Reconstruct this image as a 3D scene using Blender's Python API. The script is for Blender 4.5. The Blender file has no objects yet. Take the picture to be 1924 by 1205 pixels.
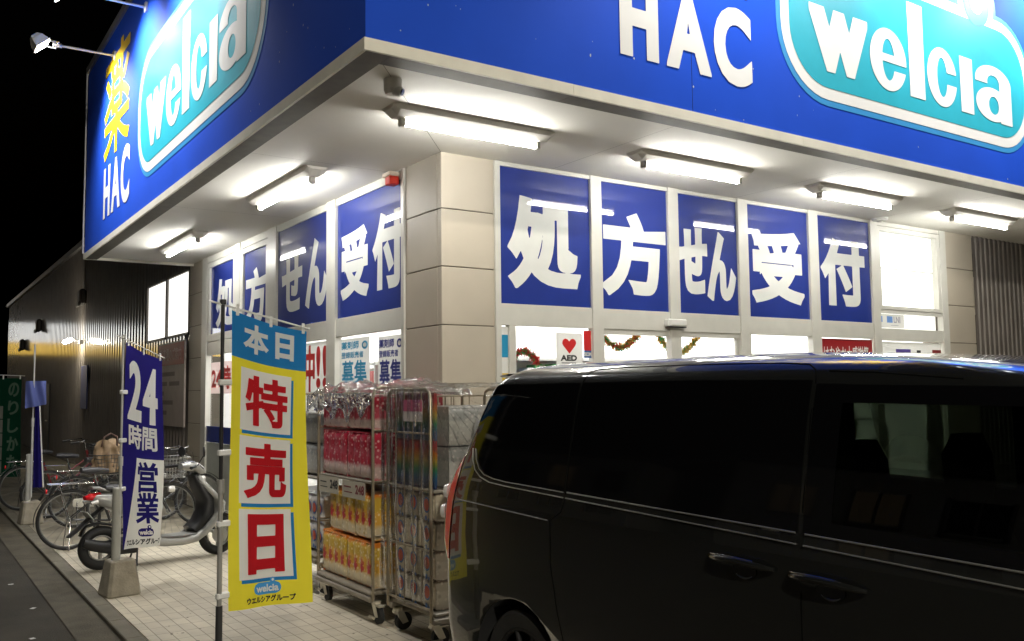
import bpy, math, random
from mathutils import Vector, Matrix, noise
random.seed(7)
PI = math.pi
sc = bpy.context.scene
COL = sc.collection

# ------------------------------------------------------------------ camera, sky, exposure
F = Vector((0.56019473, 0.82467452, 0.07806283)).normalized()
R = Vector((0.82767303, -0.56107836, -0.01218311)).normalized()
U = R.cross(F)
CAMP = Vector((-2.9163, -5.1046, 1.7))
cam = bpy.data.cameras.new('camera')
cam.sensor_width = 36; cam.lens = 31.81; cam.clip_end = 500; cam.clip_start = .05
camo = bpy.data.objects.new('camera', cam); COL.objects.link(camo)
m3 = Matrix((R, U, -F)).transposed()
camo.matrix_world = Matrix.Translation(CAMP) @ m3.to_4x4()
sc.camera = camo
w = bpy.data.worlds.new('World'); sc.world = w; w.use_nodes = True
nt = w.node_tree; bg = nt.nodes['Background']
sky = nt.nodes.new('ShaderNodeTexSky'); sky.sky_type = 'NISHITA'; sky.sun_disc = False
sky.sun_elevation = math.radians(-4.5); sky.sun_rotation = math.radians(200)
nt.links.new(sky.outputs[0], bg.inputs[0]); bg.inputs[1].default_value = 0.05
sc.view_settings.view_transform = 'Standard'; sc.view_settings.look = 'None'
sc.view_settings.exposure = 0; sc.view_settings.gamma = 1
TUBE = 132.0      # fluorescent tube emission
ROOM = 18.0        # shop ceiling lamps
FLOOD = 520.0     # sign floodlights (watt)
LOT = 7200.0       # car park lamps (watt)

# ------------------------------------------------------------------ materials
MC = {}
def mat(name, col=(.5, .5, .5), rough=.5, metal=0, coat=0, coatr=.03, spec=.5, emit=None, es=1, var=.08, vs=6, bump=0, bs=40, trans=0):
    if name in MC: return MC[name]
    m = bpy.data.materials.new(name); m.use_nodes = True
    t = m.node_tree; b = t.nodes['Principled BSDF']
    b.inputs['Base Color'].default_value = (*col, 1)
    b.inputs['Roughness'].default_value = rough; b.inputs['Metallic'].default_value = metal
    b.inputs['Coat Weight'].default_value = coat; b.inputs['Coat Roughness'].default_value = coatr
    b.inputs['Specular IOR Level'].default_value = spec
    if emit:
        b.inputs['Emission Color'].default_value = (*emit, 1); b.inputs['Emission Strength'].default_value = es
    tc = t.nodes.new('ShaderNodeTexCoord')
    if var:
        n = t.nodes.new('ShaderNodeTexNoise'); n.inputs['Scale'].default_value = vs; n.inputs['Detail'].default_value = 5
        t.links.new(tc.outputs['Object'], n.inputs['Vector'])
        mr = t.nodes.new('ShaderNodeMapRange'); mr.inputs[1].default_value = .3; mr.inputs[2].default_value = .7
        mr.inputs[3].default_value = 1 - var; mr.inputs[4].default_value = 1 + var
        t.links.new(n.outputs[0], mr.inputs[0])
        mx = t.nodes.new('ShaderNodeMix'); mx.data_type = 'RGBA'; mx.blend_type = 'MULTIPLY'; mx.inputs[0].default_value = 1
        mx.inputs[6].default_value = (*col, 1); t.links.new(mr.outputs[0], mx.inputs[7])
        t.links.new(mx.outputs[2], b.inputs['Base Color'])
    if bump:
        n2 = t.nodes.new('ShaderNodeTexNoise'); n2.inputs['Scale'].default_value = bs; n2.inputs['Detail'].default_value = 6
        t.links.new(tc.outputs['Object'], n2.inputs['Vector'])
        bp = t.nodes.new('ShaderNodeBump'); bp.inputs['Strength'].default_value = bump; bp.inputs['Distance'].default_value = .01
        t.links.new(n2.outputs[0], bp.inputs['Height']); t.links.new(bp.outputs[0], b.inputs['Normal'])
    MC[name] = m; return m

def glassmat(name, tint=(1, 1, 1), gl=.08, rough=0.0, bump=0, bs=8, edge=1.0, milk=0):
    if name in MC: return MC[name]
    m = bpy.data.materials.new(name); m.use_nodes = True; t = m.node_tree; t.nodes.clear()
    o = t.nodes.new('ShaderNodeOutputMaterial'); tr = t.nodes.new('ShaderNodeBsdfTransparent'); tr.inputs[0].default_value = (*tint, 1)
    g = t.nodes.new('ShaderNodeBsdfGlossy'); g.inputs['Roughness'].default_value = rough
    lw = t.nodes.new('ShaderNodeLayerWeight'); lw.inputs[0].default_value = .25
    ma = t.nodes.new('ShaderNodeMath'); ma.operation = 'MULTIPLY_ADD'; ma.inputs[1].default_value = edge; ma.inputs[2].default_value = gl
    ma.use_clamp = True
    t.links.new(lw.outputs['Fresnel'], ma.inputs[0])
    mx = t.nodes.new('ShaderNodeMixShader'); t.links.new(ma.outputs[0], mx.inputs[0])
    t.links.new(tr.outputs[0], mx.inputs[1]); t.links.new(g.outputs[0], mx.inputs[2]); t.links.new(mx.outputs[0], o.inputs[0])
    if milk:
        df = t.nodes.new('ShaderNodeBsdfTranslucent'); d2 = t.nodes.new('ShaderNodeBsdfDiffuse'); a3 = t.nodes.new('ShaderNodeMixShader'); t.links.new(df.outputs[0], a3.inputs[1]); t.links.new(d2.outputs[0], a3.inputs[2])
        m4 = t.nodes.new('ShaderNodeMixShader'); m4.inputs[0].default_value = milk; t.links.new(mx.outputs[0], m4.inputs[1]); t.links.new(a3.outputs[0], m4.inputs[2]); t.links.new(m4.outputs[0], o.inputs[0])
    if bump:
        tc = t.nodes.new('ShaderNodeTexCoord'); n = t.nodes.new('ShaderNodeTexNoise'); n.inputs['Scale'].default_value = bs; n.inputs['Detail'].default_value = 3
        n.inputs['Distortion'].default_value = 1.2
        t.links.new(tc.outputs['Object'], n.inputs['Vector'])
        bp = t.nodes.new('ShaderNodeBump'); bp.inputs['Strength'].default_value = bump; bp.inputs['Distance'].default_value = .05
        t.links.new(n.outputs[0], bp.inputs['Height']); t.links.new(bp.outputs[0], g.inputs['Normal']); t.links.new(bp.outputs[0], lw.inputs['Normal'])
    MC[name] = m; return m

def tilemat():
    m = bpy.data.materials.new('paving_tiles'); m.use_nodes = True; t = m.node_tree; b = t.nodes['Principled BSDF']
    tc = t.nodes.new('ShaderNodeTexCoord'); br = t.nodes.new('ShaderNodeTexBrick')
    mp = t.nodes.new('ShaderNodeMapping'); mp.inputs['Location'].default_value = (0.0, 0.03, 0); mp.inputs['Rotation'].default_value = (0, 0, PI/2)
    t.links.new(tc.outputs['Object'], mp.inputs[0]); t.links.new(mp.outputs[0], br.inputs['Vector'])
    br.offset = 0; br.inputs['Scale'].default_value = 1; br.inputs['Brick Width'].default_value = .2; br.inputs['Row Height'].default_value = .1
    br.inputs['Mortar Size'].default_value = .0035; br.inputs['Mortar Smooth'].default_value = .2
    br.inputs['Color1'].default_value = (.62, .56, .44, 1); br.inputs['Color2'].default_value = (.54, .485, .38, 1); br.inputs['Mortar'].default_value = (.24, .205, .14, 1)
    n = t.nodes.new('ShaderNodeTexNoise'); n.inputs['Scale'].default_value = 1.3; n.inputs['Detail'].default_value = 8; n.inputs['Roughness'].default_value = .65
    t.links.new(tc.outputs['Object'], n.inputs['Vector'])
    mr = t.nodes.new('ShaderNodeMapRange'); mr.inputs[1].default_value = .3; mr.inputs[2].default_value = .7; mr.inputs[3].default_value = .64; mr.inputs[4].default_value = 1.10
    t.links.new(n.outputs[0], mr.inputs[0])
    mx = t.nodes.new('ShaderNodeMix'); mx.data_type = 'RGBA'; mx.blend_type = 'MULTIPLY'; mx.inputs[0].default_value = 1
    t.links.new(br.outputs[0], mx.inputs[6]); t.links.new(mr.outputs[0], mx.inputs[7]); t.links.new(mx.outputs[2], b.inputs['Base Color'])
    bp = t.nodes.new('ShaderNodeBump'); bp.inputs['Strength'].default_value = .5; bp.inputs['Distance'].default_value = .004; bp.invert = True
    t.links.new(br.outputs[1], bp.inputs['Height']); t.links.new(bp.outputs[0], b.inputs['Normal'])
    b.inputs['Roughness'].default_value = .55
    return m

def packmat(name, top, mid, low, cap):
    # wrapper printed in bands up the pack (generated coordinates = along the pack itself)
    m = bpy.data.materials.new(name); m.use_nodes = True; t = m.node_tree; b = t.nodes['Principled BSDF']
    tc = t.nodes.new('ShaderNodeTexCoord'); sp = t.nodes.new('ShaderNodeSeparateXYZ'); t.links.new(tc.outputs['Generated'], sp.inputs[0])
    n = t.nodes.new('ShaderNodeTexNoise'); n.inputs['Scale'].default_value = 14; n.inputs['Detail'].default_value = 3; t.links.new(tc.outputs['Object'], n.inputs['Vector'])
    ad = t.nodes.new('ShaderNodeMath'); ad.operation = 'MULTIPLY_ADD'; ad.inputs[1].default_value = .16; ad.inputs[2].default_value = -.08
    t.links.new(n.outputs[0], ad.inputs[0]); a2 = t.nodes.new('ShaderNodeMath'); t.links.new(ad.outputs[0], a2.inputs[0]); t.links.new(sp.outputs[2], a2.inputs[1])
    cr = t.nodes.new('ShaderNodeValToRGB'); el = cr.color_ramp.elements
    el[0].position = 0; el[0].color = (*cap, 1); el[1].position = .05; el[1].color = (*low, 1)
    for p, c in ((.24, low), (.34, mid), (.60, mid), (.66, top), (.88, top), (.93, cap)):
        e = el.new(p); e.color = (*c, 1)
    t.links.new(a2.outputs[0], cr.inputs[0])
    vo = t.nodes.new('ShaderNodeTexVoronoi'); vo.inputs['Scale'].default_value = 30; t.links.new(tc.outputs['Object'], vo.inputs['Vector'])
    vr = t.nodes.new('ShaderNodeMapRange'); vr.inputs[1].default_value = .18; vr.inputs[2].default_value = .38; vr.inputs[3].default_value = .75; vr.inputs[4].default_value = 0; t.links.new(vo.outputs[0], vr.inputs[0])
    vx = t.nodes.new('ShaderNodeMix'); vx.data_type = 'RGBA'; vx.inputs[7].default_value = (*[min(1, c*1.25+.05) for c in low], 1); t.links.new(vr.outputs[0], vx.inputs[0]); t.links.new(cr.outputs[0], vx.inputs[6])
    v2 = t.nodes.new('ShaderNodeTexVoronoi'); v2.inputs['Scale'].default_value = 17; t.links.new(tc.outputs['Object'], v2.inputs['Vector'])
    r2 = t.nodes.new('ShaderNodeMapRange'); r2.inputs[1].default_value = .12; r2.inputs[2].default_value = .30; r2.inputs[3].default_value = .8; r2.inputs[4].default_value = 0; t.links.new(v2.outputs[0], r2.inputs[0])
    v3 = t.nodes.new('ShaderNodeMix'); v3.data_type = 'RGBA'; v3.inputs[7].default_value = (*[c*.7 for c in top], 1); t.links.new(r2.outputs[0], v3.inputs[0]); t.links.new(vx.outputs[2], v3.inputs[6])
    t.links.new(v3.outputs[2], b.inputs['Base Color'])
    b.inputs['Roughness'].default_value = .35; b.inputs['Coat Weight'].default_value = .5; b.inputs['Coat Roughness'].default_value = .15
    MC[name] = m; return m

def paper(name, col, tr=.5):
    m = bpy.data.materials.new(name); m.use_nodes = True; t = m.node_tree; t.nodes.clear()
    o = t.nodes.new('ShaderNodeOutputMaterial'); a = t.nodes.new('ShaderNodeBsdfDiffuse'); b = t.nodes.new('ShaderNodeBsdfTranslucent')
    n = t.nodes.new('ShaderNodeTexNoise'); n.inputs['Scale'].default_value = 5; cr = t.nodes.new('ShaderNodeValToRGB')
    cr.color_ramp.elements[0].color = (*[c*.93 for c in col], 1); cr.color_ramp.elements[1].color = (*col, 1); t.links.new(n.outputs[0], cr.inputs[0])
    for q in (a, b): t.links.new(cr.outputs[0], q.inputs[0])
    x = t.nodes.new('ShaderNodeMixShader'); x.inputs[0].default_value = tr; t.links.new(a.outputs[0], x.inputs[1]); t.links.new(b.outputs[0], x.inputs[2]); t.links.new(x.outputs[0], o.inputs[0])
    MC[name] = m; return m
white = mat('white_frame_paint', (.60, .59, .54), .35, var=.04)
sof = mat('soffit_board', (.74, .725, .67), .7, var=.05, vs=1.5)
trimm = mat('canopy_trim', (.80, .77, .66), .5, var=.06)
trimd = mat('canopy_underside_dark', (.085, .077, .056), .6, var=.18, vs=10)  # much darker tone than the trim and soffit beside it
panel = mat('beige_cladding', (.47, .42, .34), .5, var=.05, vs=2)
joint = mat('cladding_joint', (.10, .085, .065), .8)
siding = mat('corrugated_siding', (.16, .14, .125), .5, coat=.85, coatr=.13, var=.12, vs=3)
bluepaint = mat('sign_blue', (.013, .078, .60), .65, spec=.15, var=.08, vs=1.2)
film = mat('window_film_blue', (.013, .030, .215), .55, spec=.15, coat=.9, coatr=.012, var=.06, vs=3)
letter = mat('lettering_white', (.74, .75, .72), .55, spec=.2, coat=.6, coatr=.012, var=.03)
signwhite = mat('sign_white', (.82, .82, .80), .4, var=.02)
cyan = mat('sign_cyan', (.03, .42, .55), .4, var=.04)
lightblue = mat('sign_light_blue', (.05, .30, .65), .4, var=.03)
yellow = mat('sign_yellow', (.85, .56, .015), .4, var=.03)
tubem = mat('fluorescent_tube', (1, 1, 1), emit=(1, .985, .93), es=TUBE, var=0)
fixt = mat('lamp_housing', (.80, .78, .72), .4, var=.06)
capm = mat('lamp_end_cap', (.62, .60, .54), .5)
steel = mat('galvanised_steel', (.45, .44, .41), .4, metal=.6, var=.1)
chrome = mat('chrome', (.75, .75, .75), .12, metal=1, var=0)
satin = mat('satin_trim', (.42, .42, .40), .30, metal=.75, var=0)
greyplas = mat('grey_plastic', (.32, .32, .31), .5)
whiteplas = mat('white_plastic', (.72, .72, .69), .4)
black = mat('black_plastic', (.015, .015, .016), .45)
rubber = mat('tyre_rubber', (.016, .016, .016), .7, var=.15)
conc = mat('concrete', (.29, .26, .20), .85, var=.22, vs=9, bump=.5, bs=60)
apron = mat('old_concrete', (.22, .195, .145), .85, var=.25, vs=3, bump=.4, bs=50)
kerbm = mat('kerb_stone', (.15, .135, .10), .8, var=.2, vs=4, bump=.4, bs=60)
asph = mat('asphalt', (.040, .034, .023), .85, var=.25, vs=2.5, bump=.9, bs=160)
gutter = mat('gutter_concrete', (.075, .064, .043), .85, var=.3, vs=5, bump=.5, bs=70)
glass = glassmat('shop_glass', (.97, .98, .97), .03)
roomwall = mat('shop_white_wall', (.85, .85, .83), .6, var=.03)
carpaint = mat('black_car_paint', (.009, .0095, .009), .25, coat=1, coatr=.012, spec=.5, var=0)
privacy = mat('privacy_glass', (.003, .003, .0035), .05, coat=.0, spec=.35, var=0)
tint = glassmat('tinted_glass', (.115, .135, .11), .03, edge=.7)
cartrim = mat('car_black_trim', (.008, .008, .008), .25, var=0)
interior = mat('car_interior', (.012, .012, .012), .8)
redlens = mat('red_lens', (.75, .012, .018), .22, coat=1, var=0)
clearlens = mat('clear_lens', (.75, .73, .70), .2, coat=1, metal=.1, var=0)
bannery = paper('banner_yellow', (.93, .82, .055), .35)
bannerb = paper('banner_blue', (.03, .23, .55), .45)
bannerw = paper('banner_white', (.84, .84, .79), .3)
bannern = paper('banner_navy', (.025, .02, .17), .45)
bannerr = paper('banner_red', (.62, .025, .035), .45)
bannerk = mat('banner_black_ink', (.01, .01, .012), .7, var=0)
cagem = mat('cage_steel', (.36, .31, .23), .35, metal=.75, var=.15)
wrap = glassmat('plastic_wrap', (.96, .955, .94), .03, .09, bump=.35, bs=4, edge=.45, milk=.03)
wrap2 = glassmat('plastic_heap', (.93, .93, .91), .12, .07, bump=.7, bs=9, edge=.75, milk=.10)
postw = paper('poster_white', (.74, .74, .71), .22)
pcyan = mat('poster_cyan', (.02, .28, .50), .5, var=.04)
pnavy = mat('poster_navy', (.02, .03, .22), .5, var=.04)
pred = mat('poster_red', (.60, .02, .02), .5, var=.04)
ink = mat('ink_black', (.02, .02, .02), .6, var=0)

# ------------------------------------------------------------------ object helpers
WM = {}
def tagp(o, label=None, cat=None, group=None, kind=None):
    if label: o['label'] = label
    if cat: o['category'] = cat
    if group: o['group'] = group
    if kind: o['kind'] = kind
    return o
def thing(name, label, cat, loc=(0, 0, 0), rz=0, group=None, tilt=None):
    o = bpy.data.objects.new(name, None); COL.objects.link(o); o.empty_display_size = .2
    o.location = loc; o.rotation_euler = (tilt[0] if tilt else 0, tilt[1] if tilt else 0, rz)
    WM[o.name] = Matrix.Translation(Vector(loc)) @ o.rotation_euler.to_matrix().to_4x4()
    return tagp(o, label, cat, group)

class MB:
    def __init__(s): s.v = []; s.f = []; s.mi = []; s.cur = 0; s.sm = []; s.smooth = False
    def add(s, vs, fs):
        b = len(s.v); s.v += [Vector(v) for v in vs]
        for f in fs: s.f.append([b + i for i in f]); s.mi.append(s.cur); s.sm.append(s.smooth)
        return s
    def box(s, x0, x1, y0, y1, z0, z1, M=None):
        vs = [Vector((x, y, z)) for x in (x0, x1) for y in (y0, y1) for z in (z0, z1)]
        if M is not None: vs = [M @ v for v in vs]
        return s.add(vs, [(0, 1, 3, 2), (4, 6, 7, 5), (0, 4, 5, 1), (2, 3, 7, 6), (0, 2, 6, 4), (1, 5, 7, 3)])
    def rbox(s, x0, x1, y0, y1, z0, z1, b=.01, M=None):
        # box with chamfered edges
        cx, cy, cz = (x0+x1)/2, (y0+y1)/2, (z0+z1)/2; hx, hy, hz = (x1-x0)/2, (y1-y0)/2, (z1-z0)/2
        b = min(b, hx*.9, hy*.9, hz*.9); vs = []; idx = {}
        for sx in (-1, 1):
            for sy in (-1, 1):
                for sz in (-1, 1):
                    for k, (dx, dy, dz) in enumerate(((0, b, b), (b, 0, b), (b, b, 0))):
                        idx[(sx, sy, sz, k)] = len(vs); p = Vector((cx+sx*(hx-dx), cy+sy*(hy-dy), cz+sz*(hz-dz)))
                        vs.append(M @ p if M is not None else p)
        fs = []
        for sx in (-1, 1): fs.append([idx[(sx, a, c, 0)] for a, c in ((-1, -1), (1, -1), (1, 1), (-1, 1))][::sx])
        for sy in (-1, 1): fs.append([idx[(a, sy, c, 1)] for a, c in ((-1, -1), (-1, 1), (1, 1), (1, -1))][::sy])
        for sz in (-1, 1): fs.append([idx[(a, c, sz, 2)] for a, c in ((-1, -1), (1, -1), (1, 1), (-1, 1))][::sz])
        for sx in (-1, 1):
            for sy in (-1, 1): fs.append([idx[(sx, sy, -1, 0)], idx[(sx, sy, 1, 0)], idx[(sx, sy, 1, 1)], idx[(sx, sy, -1, 1)]][::-sx*sy])
            for sz in (-1, 1): fs.append([idx[(sx, -1, sz, 0)], idx[(sx, -1, sz, 2)], idx[(sx, 1, sz, 2)], idx[(sx, 1, sz, 0)]][::-sx*sz])
        for sy in (-1, 1):
            for sz in (-1, 1): fs.append([idx[(-1, sy, sz, 1)], idx[(1, sy, sz, 1)], idx[(1, sy, sz, 2)], idx[(-1, sy, sz, 2)]][::-sy*sz])
        for sx in (-1, 1):
            for sy in (-1, 1):
                for sz in (-1, 1): fs.append([idx[(sx, sy, sz, k)] for k in (0, 1, 2)][::sx*sy*sz])
        return s.add(vs, fs)
    def quad(s, a, b, c, d): return s.add([a, b, c, d], [(0, 1, 2, 3)])
    def ring(s, p, ax, r, n, ph=0):
        ax = Vector(ax).normalized(); t = Vector((0, 0, 1)) if abs(ax.z) < .9 else Vector((1, 0, 0))
        u = ax.cross(t).normalized(); v = ax.cross(u)
        return [Vector(p) + u*(r*math.cos(2*PI*i/n+ph)) + v*(r*math.sin(2*PI*i/n+ph)) for i in range(n)]
    def cyl(s, p0, p1, r0, r1=None, n=12, cap=True):
        r1 = r0 if r1 is None else r1; p0 = Vector(p0); p1 = Vector(p1); ax = p1-p0; o = s.smooth
        a = s.ring(p0, ax, r0, n); b = s.ring(p1, ax, r1, n); s.smooth = True
        s.add(a+b, [(i, n+i, n+(i+1) % n, (i+1) % n) for i in range(n)]); s.smooth = False
        if cap: s.add(a+b, [list(range(n)), list(range(2*n-1, n-1, -1))])
        s.smooth = o; return s
    def tube(s, pts, r, n=8, closed=False, cap=True):
        pts = [Vector(p) for p in pts]; N = len(pts); rings = []; pu = None
        for i, p in enumerate(pts):
            if closed: t = pts[(i+1) % N]-pts[i-1]
            else: t = pts[min(i+1, N-1)]-pts[max(i-1, 0)]
            t.normalize()
            if pu is None:
                q = Vector((0, 0, 1)) if abs(t.z) < .9 else Vector((1, 0, 0)); pu = t.cross(q).normalized()
            else:
                pu = (pu - t*pu.dot(t)); pu.normalize()
            v = t.cross(pu); rr = r[i] if isinstance(r, (list, tuple)) else r
            rings.append([p + pu*(rr*math.cos(2*PI*k/n)) + v*(rr*math.sin(2*PI*k/n)) for k in range(n)])
        vs = [v for q in rings for v in q]; fs = []
        for i in range(N if closed else N-1):
            j = (i+1) % N
            for k in range(n): fs.append((i*n+k, i*n+(k+1) % n, j*n+(k+1) % n, j*n+k))
        o = s.smooth; s.smooth = True; s.add(vs, fs); s.smooth = False
        if cap and not closed: s.add(rings[0]+rings[-1], [list(range(n))[::-1], list(range(n, 2*n))])
        s.smooth = o; return s
    def grid(s, fn, nu, nv, flip=False, wrap=False):
        vs = [fn(i/nu, j/nv) for i in range(nu+1) for j in range(nv+1)]; fs = []
        for i in range(nu):
            for j in range(nv):
                q = (i*(nv+1)+j, (i+1)*(nv+1)+j, (i+1)*(nv+1)+j+1, i*(nv+1)+j+1); fs.append(q[::-1] if flip else q)
        return s.add(vs, fs)
    def torus(s, c, ax, R0, r, n=36, m=10):
        ax = Vector(ax).normalized(); pts = s.ring(c, ax, R0, n); return s.tube(pts, r, m, closed=True)
    def loft(s, secs, n=16, pw=2.0, cap=True):
        # secs: (x, z, half width y, half thickness, [yc]) along a path in the xz plane
        N = len(secs); rings = []; P = [Vector((q[0], q[4] if len(q) > 4 else 0, q[1])) for q in secs]
        for i, q in enumerate(secs):
            t = P[min(i+1, N-1)]-P[max(i-1, 0)]; t.y = 0; t.normalize(); nn = Vector((-t.z, 0, t.x))
            rg = []
            for k in range(n):
                a = 2*PI*k/n; ca, sa = math.cos(a), math.sin(a)
                cy = math.copysign(abs(ca)**(2/pw), ca); cz = math.copysign(abs(sa)**(2/pw), sa)
                rg.append(P[i] + Vector((0, q[2]*cy, 0)) + nn*(q[3]*cz))
            rings.append(rg)
        vs = [v for q in rings for v in q]; fs = []
        for i in range(N-1):
            for k in range(n): fs.append((i*n+k, (i+1)*n+k, (i+1)*n+(k+1) % n, i*n+(k+1) % n))
        o = s.smooth; s.smooth = True; s.add(vs, fs)
        if cap: s.add(rings[0]+rings[-1], [list(range(n)), list(range(2*n-1, n-1, -1))])
        s.smooth = o; return s
    def prism(s, pts, d0, d1, fr):
        # pts 2D polygon mapped through fr(u,v,d)
        n = len(pts); a = [fr(u, v, d0) for u, v in pts]; b = [fr(u, v, d1) for u, v in pts]
        return s.add(a+b, [list(range(n)), list(range(2*n-1, n-1, -1))] + [(i, n+i, n+(i+1) % n, (i+1) % n) for i in range(n)])
    def build(s, name, mats, parent=None, local=False, bevel=0, smooth=False):
        if not isinstance(mats, (list, tuple)): mats = [mats]
        me = bpy.data.meshes.new(name); vs = s.v
        if parent is not None:
            M = WM[parent.name]
            if not local: Mi = M.inverted(); vs = [Mi @ v for v in vs]
        me.from_pydata([tuple(v) for v in vs], [], s.f); 
        for m in mats: me.materials.append(m)
        me.polygons.foreach_set('material_index', s.mi)
        me.polygons.foreach_set('use_smooth', [True]*len(s.sm) if smooth else s.sm)
        me.update()
        o = bpy.data.objects.new(name, me); COL.objects.link(o)
        if parent is not None: o.parent = parent; WM[o.name] = WM[parent.name]
        else: WM[o.name] = Matrix.Identity(4)
        if bevel:
            bv = o.modifiers.new('b', 'BEVEL'); bv.width = bevel; bv.segments = 2; bv.limit_method = 'ANGLE'
        return o
def struct(mb, name, m): return tagp(mb.build(name, m), kind='structure')

def copytree(o, parent=None):
    c = o.copy(); COL.objects.link(c)
    if parent is not None: c.parent = parent
    for ch in list(o.children): copytree(ch, c)
    return c
def dup(o, loc, rz, label, group=None):
    c = copytree(o); c.location = loc; c.rotation_euler = (o.rotation_euler[0], o.rotation_euler[1], rz)
    c['label'] = label
    if group: c['group'] = group
    WM[c.name] = Matrix.Translation(Vector(loc)) @ c.rotation_euler.to_matrix().to_4x4()
    return c

# ---- lettering: built in font, turned into flat meshes; made bold by stacking shifted copies
GC = {}; BB = {}
def glyph(s):
    if s in GC: return GC[s]
    cu = bpy.data.curves.new('t', 'FONT'); cu.body = s; cu.size = 1; cu.fill_mode = 'FRONT'; cu.resolution_u = 5
    o = bpy.data.objects.new('t', cu); COL.objects.link(o); bpy.context.view_layer.update()
    dg = bpy.context.evaluated_depsgraph_get(); me = bpy.data.meshes.new_from_object(o.evaluated_get(dg))
    v = [(q.co.x, q.co.y) for q in me.vertices]; f = [list(p.vertices) for p in me.polygons]
    bpy.data.objects.remove(o); bpy.data.curves.remove(cu); bpy.data.meshes.remove(me)
    x0 = min(a for a, _ in v); x1 = max(a for a, _ in v); y0 = min(b for _, b in v); y1 = max(b for _, b in v)
    v = [((a-x0)/(x1-x0), (b-y0)/(y1-y0)) for a, b in v]
    GC[s] = (v, f); BB[s] = (x0, x1, y0, y1); return GC[s]
import numpy as np
from mathutils.geometry import tessellate_polygon
def fill(S, st):
    V = []; FA = []; vid = {}  # cells of the field become faces
    def vert(k, x, y):
        if k not in vid: vid[k] = len(V); V.append(((x-1.5)*st, (y-1.5)*st))
        return vid[k]
    def edge(j0, i0, j1, i1):
        a_, b_ = S[j0, i0], S[j1, i1]; t = a_/(a_-b_); return vert((j0, i0, j1, i1), i0+(i1-i0)*t, j0+(j1-j0)*t)
    sg = S > 0; q = sg[:-1, :-1].astype(int)+2*sg[:-1, 1:]+4*sg[1:, 1:]+8*sg[1:, :-1]; mx_ = max(4, int(.12/st))
    for j in range(q.shape[0]):
        i = 0; row = q[j]
        while i < q.shape[1]:
            c = int(row[i])
            if c == 0: i += 1; continue
            if c == 15:
                k = i
                while k < q.shape[1] and row[k] == 15 and k-i < mx_: k += 1
                FA.append([vert((j, i), i, j), vert((j, k), k, j), vert((j+1, k), k, j+1), vert((j+1, i), i, j+1)]); i = k; continue
            cs = [(j, i), (j, i+1), (j+1, i+1), (j+1, i)]; P_ = []
            for m in range(4):
                a_, b_ = cs[m], cs[(m+1) % 4]
                if sg[a_]: P_.append(vert(a_, a_[1], a_[0]))
                if sg[a_] != sg[b_]: P_.append(edge(*a_, *b_) if a_ < b_ else edge(*b_, *a_))
            if len(P_) > 2: FA.append(P_)
            i += 1
    return V, FA
BC = {}
def bold_loops(s, wd, ht, b, res=72):
    """outline of the glyph stretched to wd x ht and thickened by b, traced from a distance field"""
    key = (s, round(wd/ht, 2), round(b/ht, 3))
    if key in BC: return BC[key]
    v, f = glyph(s); W, H = wd/ht, 1.0; bb = b/ht
    P = np.array([(bb+x*(W-2*bb), bb+y*(H-2*bb)) for x, y in v])
    E = {}
    for q in f:
        for k in range(len(q)): E[(q[k], q[(k+1) % len(q)])] = 1
    nxt = {}
    for a, c in E:
        if (c, a) not in E: nxt.setdefault(a, []).append(c)
    segA, segB = [], []
    while nxt:
        k0 = next(iter(nxt)); L = []; k = k0
        while k in nxt:
            L.append(P[k]); n_ = nxt[k].pop()
            if not nxt[k]: del nxt[k]
            k = n_
        M_ = [L[0]]
        for p in L[1:]:
            if np.hypot(*(p-M_[-1])) > 1e-4: M_.append(p)
        if len(M_) < 3: continue
        L = np.array(M_); n0 = L-np.roll(L, 1, 0); n1 = np.roll(L, -1, 0)-L
        n0 /= np.hypot(n0[:, 0], n0[:, 1])[:, None]+1e-12; n1 /= np.hypot(n1[:, 0], n1[:, 1])[:, None]+1e-12
        a_ = np.stack([n0[:, 1], -n0[:, 0]], 1); b_ = np.stack([n1[:, 1], -n1[:, 0]], 1); m_ = a_+b_; dn = 1+(a_*b_).sum(1)
        O = L+m_/np.maximum(dn, .32)[:, None]*bb
        segA += list(O); segB += list(np.roll(O, -1, 0))
    st = H/res; nx = int(W/st)+5; ny = res+5
    X, Y = np.meshgrid((np.arange(nx)-1.5)*st, (np.arange(ny)-1.5)*st)
    D = np.full(X.shape, 9.); C = np.zeros(X.shape, int)
    for a, c in zip(segA, segB):
        d = c-a; L2 = max(1e-12, d@d); t = np.clip(((X-a[0])*d[0]+(Y-a[1])*d[1])/L2, 0, 1)
        D = np.minimum(D, np.hypot(X-a[0]-t*d[0], Y-a[1]-t*d[1]))
        if a[1] != c[1]:
            m = (a[1] > Y) != (c[1] > Y); xi = a[0]+(Y-a[1])/(c[1]-a[1])*d[0]; C += (m & (X < xi))*(1 if c[1] > a[1] else -1)
    S = np.where(C != 0, D, -D)
    S[0, :] = S[-1, :] = S[:, 0] = S[:, -1] = -.01
    S = np.where(np.abs(S) < 1e-7, 1e-7, S)
    BC[key] = fill(S, st); return BC[key]
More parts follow.
